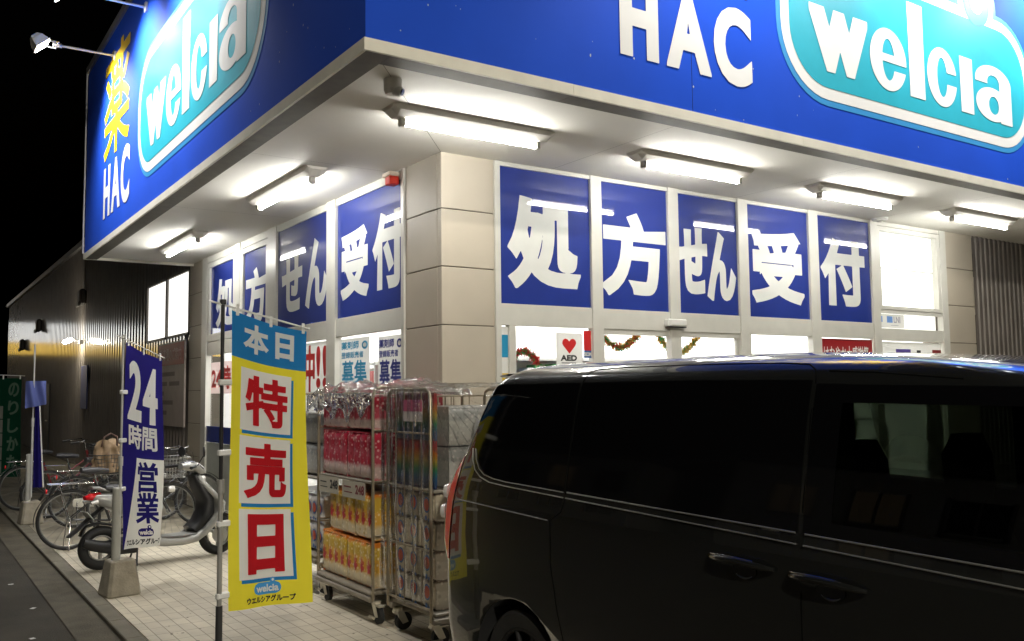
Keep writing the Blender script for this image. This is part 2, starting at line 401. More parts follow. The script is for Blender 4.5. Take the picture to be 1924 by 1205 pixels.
def heavy(ch, wd, ht, t=.33, ty=.165, n=90):
    """condensed heavy round letters, drawn from ellipses and bars in a unit box"""
    key = ('heavy', ch, round(wd/ht, 2))
    if key not in BC:
        W = wd/ht; st = 1/n; X, Y = np.meshgrid((np.arange(int(W*n)+5)-1.5)*st, (np.arange(n+5)-1.5)*st); T = t*W
        def ell(cx, cy, rx, ry): return (1-np.sqrt(((X-cx)/rx)**2+((Y-cy)/ry)**2))*min(rx, ry)
        def box(x0, x1, y0, y1): return np.minimum(np.minimum(X-x0, x1-X), np.minimum(Y-y0, y1-Y))
        mx, mn = np.maximum, np.minimum
        if ch in 'ec':
            S = mn(ell(W/2, .5, W/2, .5), -ell(W/2, .5, W/2-T, .5-ty))
            if ch == 'e': S = mx(S, mn(box(0, W, .46, .585), ell(W/2, .5, W/2, .5))); S = mn(S, -box(W/2, W*1.2, .34, .46))
            else: S = mn(S, -box(W/2, W*1.2, .40, .60))
        else:
            arc = mn(mn(ell(W*.5, .70, W*.5, .30), -ell(W*.5, .70, W*.5-T, .30-ty)), Y-.66)
            bowl = mn(ell(W*.46, .30, W*.46, .30), -ell(W*.49, .29, W*.47-T, .30-ty*.85)); bowl = mn(bowl, W-T*.6-X)
            S = mx(mx(arc, bowl), mx(box(W-T, W, 0, .72), box(W-T, W*1.0, 0, .12)))
        S[0, :] = S[-1, :] = S[:, 0] = S[:, -1] = -.01; S = np.where(np.abs(S) < 1e-7, 1e-7, S); BC[key] = fill(S, st)
    return BC[key]
def text(mb, s, x, y, wd, ht, fr, bold=0.0, d=.003, sub=0, sq=True):
    """ink of s fills the box x,y,wd,ht of the surface fr(u,v,d)"""
    if bold and len(s) > 1:
        glyph('I'); pen = 0; cells = []
        for ch in s:
            glyph(ch); glyph(ch+'I'); a0, a1, b0, b1 = BB[ch]; cells.append((ch, pen+a0, pen+a1, b0, b1)); pen += BB[ch+'I'][1]-BB['I'][1]
        X0, X1 = cells[0][1], cells[-1][2]; Y0, Y1 = min(q[3] for q in cells), max(q[4] for q in cells); kx, ky = (wd-2*bold)/(X1-X0), (ht-2*bold)/(Y1-Y0)
        for ch, a0, a1, b0, b1 in cells: text(mb, ch, x+(a0-X0)*kx, y+(b0-Y0)*ky, (a1-a0)*kx+2*bold, (b1-b0)*ky+2*bold, fr, bold, d, sub)
        return
    if bold:
        F2, tr = bold_loops(s, wd, ht, bold, 110 if ht > .5 else (72 if ht > .15 else 34)); P = [(x+a*ht, y+b*ht) for a, b in F2]; FF = [list(q) for q in tr]
    else:
        v, f = glyph(s); P = [(x+a*wd, y+b*ht) for a, b in v]; FF = [list(q) for q in f]
    if sub and not bold:
        st = [q for q in FF]; FF = []
        while st:
            q = st.pop()
            if len(q) > 3: st += [[q[0], q[i], q[i+1]] for i in range(1, len(q)-1)]; continue
            L = [((P[q[i]][0]-P[q[(i+1) % 3]][0])**2+(P[q[i]][1]-P[q[(i+1) % 3]][1])**2, i) for i in range(3)]; l, i = max(L)
            if l > sub*sub:
                a, b, c = q[i], q[(i+1) % 3], q[(i+2) % 3]; P.append(((P[a][0]+P[b][0])/2, (P[a][1]+P[b][1])/2)); m = len(P)-1
                st += [[a, m, c], [m, b, c]]
            else: FF.append(q)
    V3 = [fr(a, b, d) for a, b in P]; ref = (fr(x, y, d+.1)-fr(x, y, d))
    out = []
    for q in FF:
        n_ = (V3[q[1]]-V3[q[0]]).cross(V3[q[2]]-V3[q[0]]); out.append(q if n_.dot(ref) > 0 else q[::-1])
    mb.add(V3, out)
def patch(mb, x, y, wd, ht, fr, d, nu=1, nv=1): mb.grid(lambda a, b: fr(x+a*wd, y+b*ht, d), nu, nv)
def rrect(x, y, wd, ht, r, n=8):
    if not isinstance(r, (list, tuple)): r = (r,)*4      # bl br tr tl
    P = []
    for (cx, cy, a0, rr) in ((x+r[0], y+r[0], PI, r[0]), (x+wd-r[1], y+r[1], 1.5*PI, r[1]), (x+wd-r[2], y+ht-r[2], 0, r[2]), (x+r[3], y+ht-r[3], .5*PI, r[3])):
        P += [(cx+rr*math.cos(a0+k*PI/2/n), cy+rr*math.sin(a0+k*PI/2/n)) for k in range(n+1)]
    return P
def poly(mb, pts, fr, d):
    mb.add([fr(a, b, d) for a, b in pts], [list(range(len(pts)))])
def disc(x, y, r, n=28, ry=None): return [(x+r*math.cos(2*PI*k/n), y+(ry or r)*math.sin(2*PI*k/n)) for k in range(n)]

# ------------------------------------------------------------------ main dimensions (metres)
XW, YW = .875, 1.531          # the two glazed walls meet here
XF, YF = -.697, -.335         # outer faces of the canopy
ZS = 3.755                    # soffit
HB = 2.285                    # underside of the transom
YE = 9.34                     # end of the canopy on the left side
frR = lambda u, v, d=0: Vector((u, YW-d, v))          # right wall, u = x
frL = lambda u, v, d=0: Vector((XW-d, -u, v))         # left wall, u = -y
frFR = lambda u, v, d=0: Vector((u, YF-d, v))
frFL = lambda u, v, d=0: Vector((XF-d, -u, v))

# ------------------------------------------------------------------ ground
g = MB(); g.box(-1.40, 20, -.75, 6.55, -.08, 0); struct(g, 'tile_pavement', tilemat())
g = MB(); g.box(-1.40, .87, 6.556, 60, -.085, -.004); struct(g, 'concrete_pavement', apron)
g = MB()
for k in range(90):
    y = -1.2 + k*.605
    g.rbox(-1.53, -1.405, y, y+.6, -.12, .0015, .006)
struct(g, 'kerb', kerbm)
g = MB(); g.quad((-1.80, -30, -.026), (-1.545, -30, -.026), (-1.545, 60, -.026), (-1.80, 60, -.026)); struct(g, 'gutter', gutter)
g = MB(); g.quad((-200, -200, -.035), (200, -200, -.035), (200, 200, -.035), (-200, 200, -.035)); struct(g, 'road', asph)

# ------------------------------------------------------------------ the shop
bld = thing('store_building', 'single storey drugstore with beige corner pillars, white framed glazing and corrugated siding', 'building', (XW, YW, 0))
def cladding(name, faces):
    mb = MB(); mb.cur = 0
    for (x0, x1, y0, y1) in faces:
        zz = [0, .27, .77, 1.27, 1.77, 2.27, 2.77, 3.27, ZS+.01]
        for a, b in zip(zz[:-1], zz[1:]): mb.rbox(x0, x1, y0, y1, a+.004, b-.004, .004)
    return mb.build(name, panel, bld)
# corner pillar: panels over a dark core
cladding('corner_pillar', [(.875, 1.412, 1.531, 1.60), (.875, .94, 1.606, 2.188)])
cladding('pillar', [(8.56, 9.24, 1.531, 1.60)]); cladding('pillar', [(.875, .94, 8.78, 9.545)])
c = MB(); c.box(.885, 1.405, 1.541, 2.18, 0, ZS); c.build('joint_backing', joint, bld)
c = MB(); c.box(8.57, 9.23, 1.541, 1.9, 0, ZS); c.build('joint_backing', joint, bld)
c = MB(); c.box(.885, 1.2, 8.79, 9.54, 0, 5.4); c.build('joint_backing', joint, bld)

def corrug(fr, u0, u1, z0, z1, name, parent=bld, m=siding, p=.12, dp=.018):
    mb = MB(); n = int((u1-u0)/p); us = []
    for k in range(n): us += [(u0+k*p, 0), (u0+k*p+.38*p, 0), (u0+k*p+.5*p, -dp), (u0+k*p+.88*p, -dp)]
    us.append((u1, 0))
    vs = [fr(a, z, d) for a, d in us for z in (z0, z1)]
    mb.add(vs, [(2*i, 2*i+2, 2*i+3, 2*i+1) for i in range(len(us)-1)])
    return mb.build(name, m, parent)
corrug(frR, 9.245, 22, 0, 5.5, 'siding'); 
corrug(frL, -38, -12.52, 0, 5.48, 'siding', p=.26, dp=.034)
corrug(frL, -12.52, -9.55, 0, 2.66, 'siding', p=.2, dp=.03); corrug(frL, -12.52, -9.55, 3.72, 5.48, 'siding', p=.2, dp=.03)
t = MB(); t.box(.80, .90, 9.36, 38.2, 5.48, 5.62); t.box(9.25, 22, 1.45, 1.56, 5.5, 5.62); t.build('roof_edge', mat('roof_edge_steel', (.35, .34, .33), .4, metal=.5), bld)
t = MB(); t.box(.9, 22, 1.6, 38, 5.40, 5.46); t.box(.95, 22, 38.0, 38.1, 0, 5.5); t.build('roof', mat('roof_sheet', (.1, .1, .1), .7), bld)

# soffit and canopy
s = MB()
s.quad((XF+.17, YF+.17, ZS), (XF+.17, YE, ZS), (XW+.05, YE, ZS), (XW+.05, YF+.17, ZS))
s.quad((XW+.05, YF+.17, ZS), (XW+.05, YW+.08, ZS), (22, YW+.08, ZS), (22, YF+.17, ZS))
s.build('soffit', sof, bld)
def seam(a, b):
    a = Vector(a); b = Vector(b); d = (b-a).normalized(); n = Vector((-d.y, d.x, 0))*.0025
    q = MB(); q.add([a-n, a+n, b+n, b-n], [(0, 1, 2, 3)]); q.build('soffit_seam', mat('seam', (.27, .255, .215), .8), bld)
zz = ZS-.002
seam((XF+.17, YF+.17, zz), (XW, YW, zz))
for x in (2.05, 4.5, 6.9, 9.3): seam((x, YF+.17, zz), (x, YW, zz))
for y in (2.4, 5.0, 7.4): seam((XF+.17, y, zz), (XW, y, zz))
# canopy edge: pale strip + darker underside strip
t = MB(); ZB, ZT = 3.716, 3.792
def strip(x0, x1, y0, y1): t.box(x0, x1, y0, y1, ZB, ZT)
L = 2.42
y = YF-.012
xs = [XF-.012, .85, 3.28, 5.7, 8.1, 10.5, 13, 15.5, 18, 22]
for a, b in zip(xs[:-1], xs[1:]): strip(a+.0015 if a > 0 else a, b-.0015, y, y+.02)
ys = [YF+.0085, 1.9, 4.35, 6.8, YE]
for a, b in zip(ys[:-1], ys[1:]): t.box(XF-.012, XF+.008, a+.0015, b-.0015, ZB, ZT)
t.box(XF-.012, XW, YE, YE+.03, ZB, ZT+.02)
t.build('canopy_trim', trimm, bld)
t = MB()
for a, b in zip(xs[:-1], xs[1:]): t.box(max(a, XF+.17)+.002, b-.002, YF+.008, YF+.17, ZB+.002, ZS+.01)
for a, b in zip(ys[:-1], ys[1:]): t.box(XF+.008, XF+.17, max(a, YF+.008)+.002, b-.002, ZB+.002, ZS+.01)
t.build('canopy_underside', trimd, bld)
# body of the fascia box behind the sign faces
t = MB(); t.box(XF+.02, XW+.6, YF+.02, YE-.02, ZS+.02, 6.52); t.box(XW+.6, 22, YF+.02, YW+.3, ZS+.02, 6.52); t.build('canopy_box', mat('canopy_dark', (.03, .035, .05), .6), bld)
t = MB(); t.box(XF-.03, XF+.09, YF-.03, YE+.04, 6.50, 6.60); t.box(XF+.09, 22, YF-.03, YF+.09, 6.50, 6.60)
t.box(XF-.03, XF-.012, YE-.01, YE+.04, 3.80, 6.50)
t.build('coping', mat('coping_steel', (.45, .44, .44), .35, metal=.6), bld)

# --- glazing frames.  u ranges of the blue panes, all on one wall plane
def frame_wall(fr, u0, u1, muls, name='window_frame'):
    mb = MB()
    def bar(a, b, z0, z1, d0=-.06, d1=.012):
        P = [fr(a, z0, d0), fr(b, z1, d1)]
        x0, x1 = sorted((P[0].x, P[1].x)); y0, y1 = sorted((P[0].y, P[1].y)); mb.box(x0, x1, y0, y1, z0, z1)
    for a, b in muls: bar(a, b, 0, ZS-.001, d1=.020)
    E = [u0] + [q for p in muls[1:-1] for q in p] + [u1]
    return mb, bar
# right wall
muls = [(1.412, 1.468), (2.505, 2.636), (3.515, 3.656), (4.547, 4.699), (5.737, 5.90), (6.915, 7.06), (8.42, 8.56)]
mb, bar = frame_wall(frR, 1.41, 8.56, muls)
for (a, b) in zip(muls[:-1], muls[1:]):
    x0, x1 = a[1], b[0]
    if x0 < 7:
        bar(x0, x1, 3.715, ZS-.001, d1=.008); bar(x0, x1, HB, 2.478, d1=.008)
        if not (2.6 < x0 < 4.0): bar(x0, x1, 0, .12)
    else:
        bar(x0, x1, 3.70, ZS-.001, d1=.008); bar(x0, x1, 3.64, 3.694, d1=.014); bar(x0, x0+.05, 2.70, 3.64, d1=.014); bar(x1-.07, x1, 2.70, 3.64, d1=.014)
        bar(x0, x1, 2.655, 2.70, d1=.014); bar(x0, x1, 2.61, 2.65, d1=.004); bar(x0, x1, 2.27, 2.42, d1=.008); bar(x0, x1, 0, .12)
bar(1.56, 1.63, 0, HB, d1=.006)
mb.build('window_frame', white, bld, bevel=.003)
# left wall (u = -y)
mulL = [(-8.78, -8.53), (-7.20, -6.97), (-5.86, -5.56), (-3.985, -3.75), (-2.246, -2.188)]
mb, bar = frame_wall(frL, -8.78, -2.188, mulL)
for (a, b) in zip(mulL[:-1], mulL[1:]):
    x0, x1 = a[1], b[0]
    if x0 < -6:
        bar(x0, x1, 3.66, ZS-.001, d1=.008); bar(x0, x1, 3.575, 3.65, d1=.016); bar(x0, x1, 2.48, 2.585, d1=.016); bar(x0, x1, HB, 2.47, d1=.008)
        bar(x0, x0+.13, 2.585, 3.575, d1=.016); bar(x1-.07, x1, 2.585, 3.575, d1=.016)
    else:
        bar(x0, x1, 3.675, ZS-.001, d1=.008); bar(x0, x1, HB, 2.478, d1=.008)
    bar(x0, x1, 0, .12)
mb.build('window_frame', white, bld, bevel=.003)
# clear panes, each its own part
def pane(fr, a, b, z0, z1, d):
    t = MB(); t.quad(fr(a, z0, d), fr(b, z0, d), fr(b, z1, d), fr(a, z1, d)); t.build('window_pane', glass, bld)
for a, b in ((1.468, 1.56), (1.63, 2.505), (4.699, 5.737), (5.90, 6.915)): pane(frR, a, b, .12, HB, -.03)
for z0, z1, d in ((2.70, 3.64, -.02), (2.42, 2.61, -.03), (.12, 2.27, -.03)): pane(frR, 7.06, 8.42, z0, z1, d)
for a, b in ((-8.53, -7.20), (-6.97, -5.86), (-5.56, -3.985), (-3.75, -2.246)): pane(frL, a, b, .12, HB, -.03)
t = MB()
for a, b in ((3.62, 3.66), (2.64, 2.67), (4.50, 4.54)): t.box(a, b, YW+.02, YW+.05, 0, HB)
t.box(2.636, 4.547, YW+.005, YW+.06, HB-.05, HB-.001); t.build('door_frame', white, bld)
t = MB(); t.quad((4.10, YW+.045, .02), (4.5, YW+.045, .02), (4.5, YW+.045, HB-.05), (4.10, YW+.045, HB-.05)); t.build('sliding_door', glass, bld)
# blue strip on the low left glass, frosted lower part
t = MB(); t.quad(frL(-8.53, 1.02, .0), frL(-7.20, 1.02, .0), frL(-7.20, 1.25, .0), frL(-8.53, 1.25, .0)); t.build('window_stripe', film, bld)
t = MB(); t.quad(frL(-8.53, .12, -.01), frL(-7.20, .12, -.01), frL(-7.20, 1.015, -.01), frL(-8.53, 1.015, -.01)); t.build('frosted_pane', mat('frosted', (.45, .47, .44), .35), bld)
# high side windows; the room light is put into the blinds as glow
t = MB()
for a, b in ((-12.47, -11.08), (-10.98, -9.60)):
    t.box(XW+.02, XW+.06, -b, -a, 2.70, 3.68)
t.build('window', mat('lit_blind', (.8, .8, .78), .6, emit=(1, .98, .92), es=1.6, var=.03), bld)
t = MB()
for a, b in ((-12.52, -12.47), (-11.08, -10.98), (-9.60, -9.55)): t.box(XW-.012, XW+.07, -b, -a, 2.66, 3.72)
t.box(XW-.012, XW+.07, 9.55, 12.52, 2.66, 2.70); t.box(XW-.012, XW+.07, 9.55, 12.52, 3.68, 3.72)
t.build('window_frame', mat('dark_frame', (.10, .09, .08), .5), bld)

# shop interior: real room with ceiling lamps
t = MB(); t.quad((.96, 1.62, .002), (16, 1.62, .002), (16, 9.3, .002), (.96, 9.3, .002)); t.build('shop_floor', mat('shop_floor', (.55, .54, .50), .3), bld)
t = MB(); t.quad((.96, 9.3, 0), (16, 9.3, 0), (16, 9.3, 3.7), (.96, 9.3, 3.7)); t.quad((9.2, 1.62, 0), (9.2, 9.3, 0), (9.2, 9.3, 3.7), (9.2, 1.62, 3.7))
t.quad((.96, 1.62, 3.2), (16, 1.62, 3.2), (16, 9.3, 3.2), (.96, 9.3, 3.2))
t.build('shop_wall', roomwall, bld)
t = MB()
for x in (1.9, 3.6, 5.3, 7.0, 8.4):
    for y in (2.0, 4.6, 7.2): t.box(x, x+.28, y, y+2.2, 3.14, 3.19)
t.build('ceiling_lamp', mat('shop_lamp', (1, 1, 1), emit=(1, .99, .96), es=ROOM, var=0), bld)
# high clear window at the right; its blinds carry the room light as glow
t = MB(); t.box(7.06, 9.15, YW+.18, YW+.2, 2.3, 3.70); t.build('window_blind', mat('blind_glow', (.85, .85, .82), .6, emit=(1, .99, .95), es=1.1), bld)
# shelves inside
def shelf(x, y, n, wdt, seed, label, rot=0):
    rnd = random.Random(seed)
    o = thing('display_shelf', label, 'shelf', (x, y, 0), rot, 'display shelves inside the shop')
    b = MB(); b.box(0, wdt, -.25, .25, 0, .1)
    for z in (.5, .9, 1.3, 1.7, 2.05): b.box(0, wdt, -.25, .25, z, z+.03)
    b.box(0, wdt, -.012, .012, .1, 2.1); b.build('rack', whiteplas, o, local=True)
    b = MB(); k = 0
    for z in (.1, .53, .93, 1.33, 1.73):
        xx = .03
        while xx < wdt-.12:
            w_ = rnd.uniform(.06, .14); h_ = rnd.uniform(.15, .3); b.cur = rnd.randrange(5)
            for sg in (-1, 1): b.rbox(xx, xx+w_-.01, sg*.05 if sg > 0 else -.22, .22 if sg > 0 else -.05, z, z+h_, .006)
            xx += w_
    b.build('goods', [mat('goods_red', (.5, .05, .05), .4), mat('goods_white', (.7, .7, .7), .4), mat('goods_blue', (.05, .15, .5), .4), mat('goods_green', (.08, .35, .12), .4), mat('goods_orange', (.7, .3, .05), .4)], o, local=True)
shelf(2.0, 3.6, 4, 3.2, 1, 'white shelf of goods seen through the side window nearest the corner pillar')
shelf(2.0, 5.2, 4, 5.2, 2, 'white shelf of goods in the middle row of the shop')
shelf(2.0, 7.0, 4, 5.2, 3, 'white shelf of goods in the row farthest from the entrance')

# ------------------------------------------------------------------ big fascia signs
def logo(panelobj, fr, u0, u1, z0, z1, x_text, ringc, rr, par):
    """pill shaped emblem with a ring on top and the shop's word inside"""
    H = z1-z0; W = u1-u0; rad = (.62, .62, .62, .62)
    rr4 = [H*.44]*4
    def out(k, m, name, d):
        b = MB(); poly(b, rrect(u0-k, z0-k, W+2*k, H+2*k, [q+k for q in rr4], 10), fr, d)
        poly(b, disc(ringc[0], ringc[1], rr+k), fr, d+.0006); return b.build(name, m, par)
    out(.055, lightblue, 'emblem_outline', .004); out(.0, signwhite, 'emblem_border', .007)
    b = MB(); k = .105*H/1.35; poly(b, rrect(u0+k, z0+k, W-2*k, H-2*k, [q-k for q in rr4], 10), fr, .010); b.build('emblem_field', cyan, par)
    b = MB(); poly(b, disc(ringc[0], ringc[1], rr-.09*H/1.35), fr, .012); b.build('emblem_ring', lightblue, par)
    b = MB(); poly(b, disc(ringc[0], ringc[1], rr*.36), fr, .014)
    x, xe, zb, zh = x_text; cuts = [('w', 0, .245, .62), ('e', .255, .425, .64), ('l', .44, .515, 1.0), ('c', .53, .685, .64), ('ı', .705, .775, .62), ('a', .79, 1.0, .64)]
    for ch, a, c, h in cuts:
        xa = x+a*(xe-x); xb = x+c*(xe-x); bo = .066*(xe-x)/3.3
        if ch in 'lı': b.cur = 0; patch(b, xa, zb, xb-xa, zh*h, fr, .014)
        elif ch in 'eca':
            V_, F_ = heavy(ch, xb-xa, zh*h); vs_ = [fr(xa+p*zh*h, zb-.01+q*zh*h, .014) for p, q in V_]; b.add(vs_, F_)
        else: text(b, ch, xa, zb, xb-xa, zh*h, fr, bo, .014)
    b.build('lettering', signwhite, par)

def hac(fr, a, b, z0, z1, par, bold=.034):
    t = MB(); w_ = (b-a)
    for ch, x0, x1 in (('H', 0, .27), ('A', .33, .66), ('C', .69, 1.0)):
        text(t, ch, a+x0*w_, z0-(.02 if ch == 'C' else 0), (x1-x0)*w_, z1-z0+(.04 if ch == 'C' else 0), fr, bold, .006, sq=False)
    t.build('lettering', signwhite, par)

fs = thing('fascia_sign', 'long blue fascia sign over the right glazed front with emblem and white letters', 'sign', (XF, YF, 3.8))
t = MB(); t.box(XF+.0, 22, YF, YF+.03, 3.795, 6.50); t.build('sign_panel', bluepaint, fs)
t = MB()
for x in (2.0, 7.6, 10.2): t.box(x, x+.004, YF-.0015, YF+.001, 3.795, 6.5)
t.build('panel_joint', mat('joint_blue', (.003, .015, .10), .6), fs)
rnd = random.Random(11); t = MB()
for k in range(24):
    x = XF+.02+abs(rnd.gauss(0, 2.2)); z = 3.82+abs(rnd.gauss(0, .45)); r_ = rnd.uniform(.0025, .007); poly(t, disc(x, z, r_, 6, r_*rnd.uniform(1, 2.2)), frFR, .0016)
t.build('paint_chip', mat('chip_white', (.45, .5, .6), .6), fs)['kind'] = 'stuff'
hac(frFR, 1.285, 2.68, 4.10, 4.70, fs)
t = MB(); text(t, '薬', 1.25, 4.80, 1.48, 1.45, frFR, .030, .006); t.build('lettering', yellow, fs)
logo(None, frFR, 3.05, 7.12, 4.17, 5.52, (3.42, 6.72, 4.42, .92), (6.12, 5.62), .34, fs)
fl = thing('fascia_sign', 'long blue fascia sign over the side windows, lit by the floodlights on arms', 'sign', (XF, YE, 3.8))
t = MB(); t.box(XF, XF+.03, YF+.031, YE, 3.795, 6.50); t.build('sign_panel', bluepaint, fl)
t = MB()
for k in range(22):
    x = .33-abs(rnd.gauss(0, 1.3)); z = 3.82+abs(rnd.gauss(0, .5)); r_ = rnd.uniform(.0025, .006); poly(t, disc(x, z, r_, 6, r_*rnd.uniform(1, 2.2)), frFL, .0016)
t.build('paint_chip', mat('chip_white'), fl)['kind'] = 'stuff'
hac(frFL, -7.90, -6.25, 4.06, 4.74, fl)
t = MB(); text(t, '薬', -7.95, 4.82, 1.62, 1.42, frFL, .018, .006); t.build('lettering', yellow, fl)
logo(None, frFL, -5.80, -1.40, 4.16, 5.56, (-5.35, -1.86, 4.42, .96), (-2.5, 5.66), .35, fl)

# floodlights on arms
def floodlight(px, py, pz, dirv, label, pw=1, grp='floodlights on arms over the fascia signs'):
    dv = Vector(dirv)
    o = thing('floodlight', label, 'floodlight', (px, py, pz), 0, grp)
    P = Vector((px, py, pz)); E_ = P+dv*.78
    b = MB(); b.tube([P, P+dv*.66], .016, 8); b.rbox(P.x-.03, P.x+.03, P.y-.03, P.y+.03, pz-.06, pz+.06, .008); b.cyl(P+dv*.64, P+dv*.74, .028, n=10); b.build('arm', mat('lamp_arm', (.55, .55, .55), .4, metal=.5), o)
    side = dv.cross(Vector((0, 0, 1))); b = MB()
    b.tube([E_-side*.12+Vector((0, 0, -.0)), E_-side*.12-dv*.09, E_+side*.12-dv*.09, E_+side*.12], .012, 6); b.build('bracket', mat('lamp_arm'), o)
    aim = (Vector((0, 0, -.95))-dv*.85).normalized(); upv = side.cross(aim).normalized(); c0 = P+dv*.90
    M = Matrix((side, upv, aim)).transposed().to_4x4(); M.translation = c0
    b = MB(); b.loft([(0, 0, .01, .01)], 4) if False else None
    for (w0, w1, z0, z1) in ((.06, .10, -.09, -.04), (.10, .13, -.04, .05)):
        a_ = [Vector((sx*w0, sy*w0*.72, z0)) for sx, sy in ((-1, -1), (1, -1), (1, 1), (-1, 1))]; c_ = [Vector((sx*w1, sy*w1*.72, z1)) for sx, sy in ((-1, -1), (1, -1), (1, 1), (-1, 1))]
        b.add([M @ q for q in a_+c_], [(0, 1, 2, 3), (0, 4, 5, 1), (1, 5, 6, 2), (2, 6, 7, 3), (3, 7, 4, 0)])
    b.rbox(-.14, .14, -.10, .10, .045, .058, .004, M); b.build('lamp_head', mat('lamp_head_grey', (.8, .8, .8), .4), o)
    b = MB(); b.rbox(-.125, .125, -.088, .088, .059, .066, .003, M); b.build('lamp_glass', mat('lamp_glass', (1, 1, 1), emit=(1, .98, .94), es=30, var=0), o)
    ld = bpy.data.lights.new('floodlight_beam', 'SPOT'); ld.energy = FLOOD*pw; ld.spot_size = math.radians(118); ld.spot_blend = .75; ld.shadow_soft_size = .08; ld.color = (1, .98, .95)
    lo = bpy.data.objects.new('floodlight_beam', ld); COL.objects.link(lo); lo.parent = o
    q = aim.to_track_quat('-Z', 'Y'); lo.rotation_euler = q.to_euler(); lo.location = c0+aim*.09-P
for y, lb in ((7.27, 'floodlight on an arm in front of the yellow character, farthest along the side sign'), (5.50, 'floodlight on an arm over the left end of the side emblem'), (3.7, 'floodlight on an arm over the middle of the side sign')):
    floodlight(XF, y, 6.12, (-1, 0, 0), lb)
for x, lb in ((2.4, 'floodlight on an arm over the white letters of the front sign'), (5.1, 'floodlight on an arm over the left part of the front emblem'), (7.3, 'floodlight on an arm over the right end of the front emblem')):
    floodlight(x, YF, 6.35, (0, -1, 0), lb, .8)

# ------------------------------------------------------------------ fluorescent fittings under the soffit
def fluor():
    o = thing('fluorescent_light', 'x', 'ceiling light', (0, 0, ZS))
    b = MB(); z = 0
    pr = [(-.11, 0), (-.10, -.04), (-.045, -.078), (.045, -.078), (.10, -.04), (.11, 0)]
    L2 = .66
    vs = [Vector((x, y, zz)) for x in (-L2, L2) for y, zz in pr]; n = len(pr)
    fs_ = [(i, n+i, n+i+1, i+1) for i in range(n-1)]
    b.add(vs, fs_); b.add([Vector((-L2, y, zz)) for y, zz in pr]+[Vector((-L2-.05, y*.9, zz*.35)) for y, zz in pr], [(i, i+1, n+i+1, n+i) for i in range(n-1)]+[list(range(n, 2*n))])
    b.add([Vector((L2, y, zz)) for y, zz in pr]+[Vector((L2+.05, y*.9, zz*.35)) for y, zz in pr], [(i+1, i, n+i, n+i+1) for i in range(n-1)]+[list(range(2*n-1, n-1, -1))])
    b.build('housing', fixt, o, local=True)
    for sg in (-1, 1):
        b = MB(); b.rbox(sg*.60-.02, sg*.60+.02, -.028, .028, -.135, -.06, .006); b.build('lamp_holder', capm, o, local=True)
    b = MB(); b.cyl((-.58, 0, -.112), (.58, 0, -.112), .017, n=12); b.build('tube', tubem, o, local=True)
    return o
f0 = fluor(); f0['label'] = 'fluorescent light nearest the corner camera, over the first blue window pane of the front'; f0['group'] = 'fluorescent lights under the canopy'
f0.location = (.645, .64, ZS)
GF = f0['group']
for x, lb in ((2.99, 'fluorescent light over the automatic door, second along the front'), (5.39, 'fluorescent light third along the front, before the last blue panes'), (7.82, 'fluorescent light at the far right end of the front soffit')):
    dup(f0, (x, .64, ZS), 0, lb)
q = dup(f0, (.17, 3.40, ZS), PI/2, 'fluorescent light over the side windows, nearer the corner pillar'); q.scale.x = 1.2
q = dup(f0, (.16, 7.22, ZS), PI/2, 'fluorescent light at the far left end of the side soffit'); q.scale.x = 1.25

# security camera, siren, sensor, small detector
o = thing('security_camera', 'small white dome security camera on the soffit by the canopy corner', 'security camera', (-.282, .135, ZS))
b = MB(); b.cyl((0, 0, 0), (0, 0, -.07), .062, .060, 20); b.cyl((0, 0, -.07), (0, 0, -.10), .060, .045, 20); b.build('housing', mat('camera_grey', (.75, .74, .70), .45), o, local=True)
b = MB(); b.cyl((.0, -.02, -.075), (.035, -.06, -.095), .034, .030, 16); b.build('lens_ring', whiteplas, o, local=True)
b = MB(); b.cyl((.035, -.06, -.095), (.040, -.0655, -.098), .022, n=16); b.build('lens', mat('lens_black', (.01, .01, .01), .05, coat=1, var=0), o, local=True)
o = thing('alarm_siren', 'small red alarm lamp beside the top of the corner pillar', 'alarm', (XW-.01, 2.33, 3.66))
b = MB(); b.rbox(-.10, 0, -.05, .06, -.045, .035, .012); b.build('lamp_lens', mat('alarm_red', (.55, .03, .015), .3), o, local=True)
b = MB(); b.rbox(-.105, 0, -.055, .11, .0355, .075, .008); b.build('mount', mat('cream_plastic', (.60, .50, .40), .5), o, local=True)
o = thing('door_sensor', 'white automatic door sensor on the transom over the door', 'sensor', (3.55, YW-.01, 2.36))
b = MB(); b.rbox(-.13, .13, -.075, 0, -.03, .045, .012); b.build('housing', whiteplas, o, local=True)
b = MB(); b.rbox(-.12, .12, -.072, -.01, -.042, -.031, .003); b.build('lens', black, o, local=True)
o = thing('smoke_detector', 'small round detector on the soffit by the last mullion', 'detector', (6.95, 1.40, ZS))
b = MB(); b.cyl((0, 0, 0), (0, 0, -.03), .10, .085, 20); b.cyl((0, 0, -.03), (0, 0, -.05), .04, .03, 14); b.build('housing', whiteplas, o, local=True)

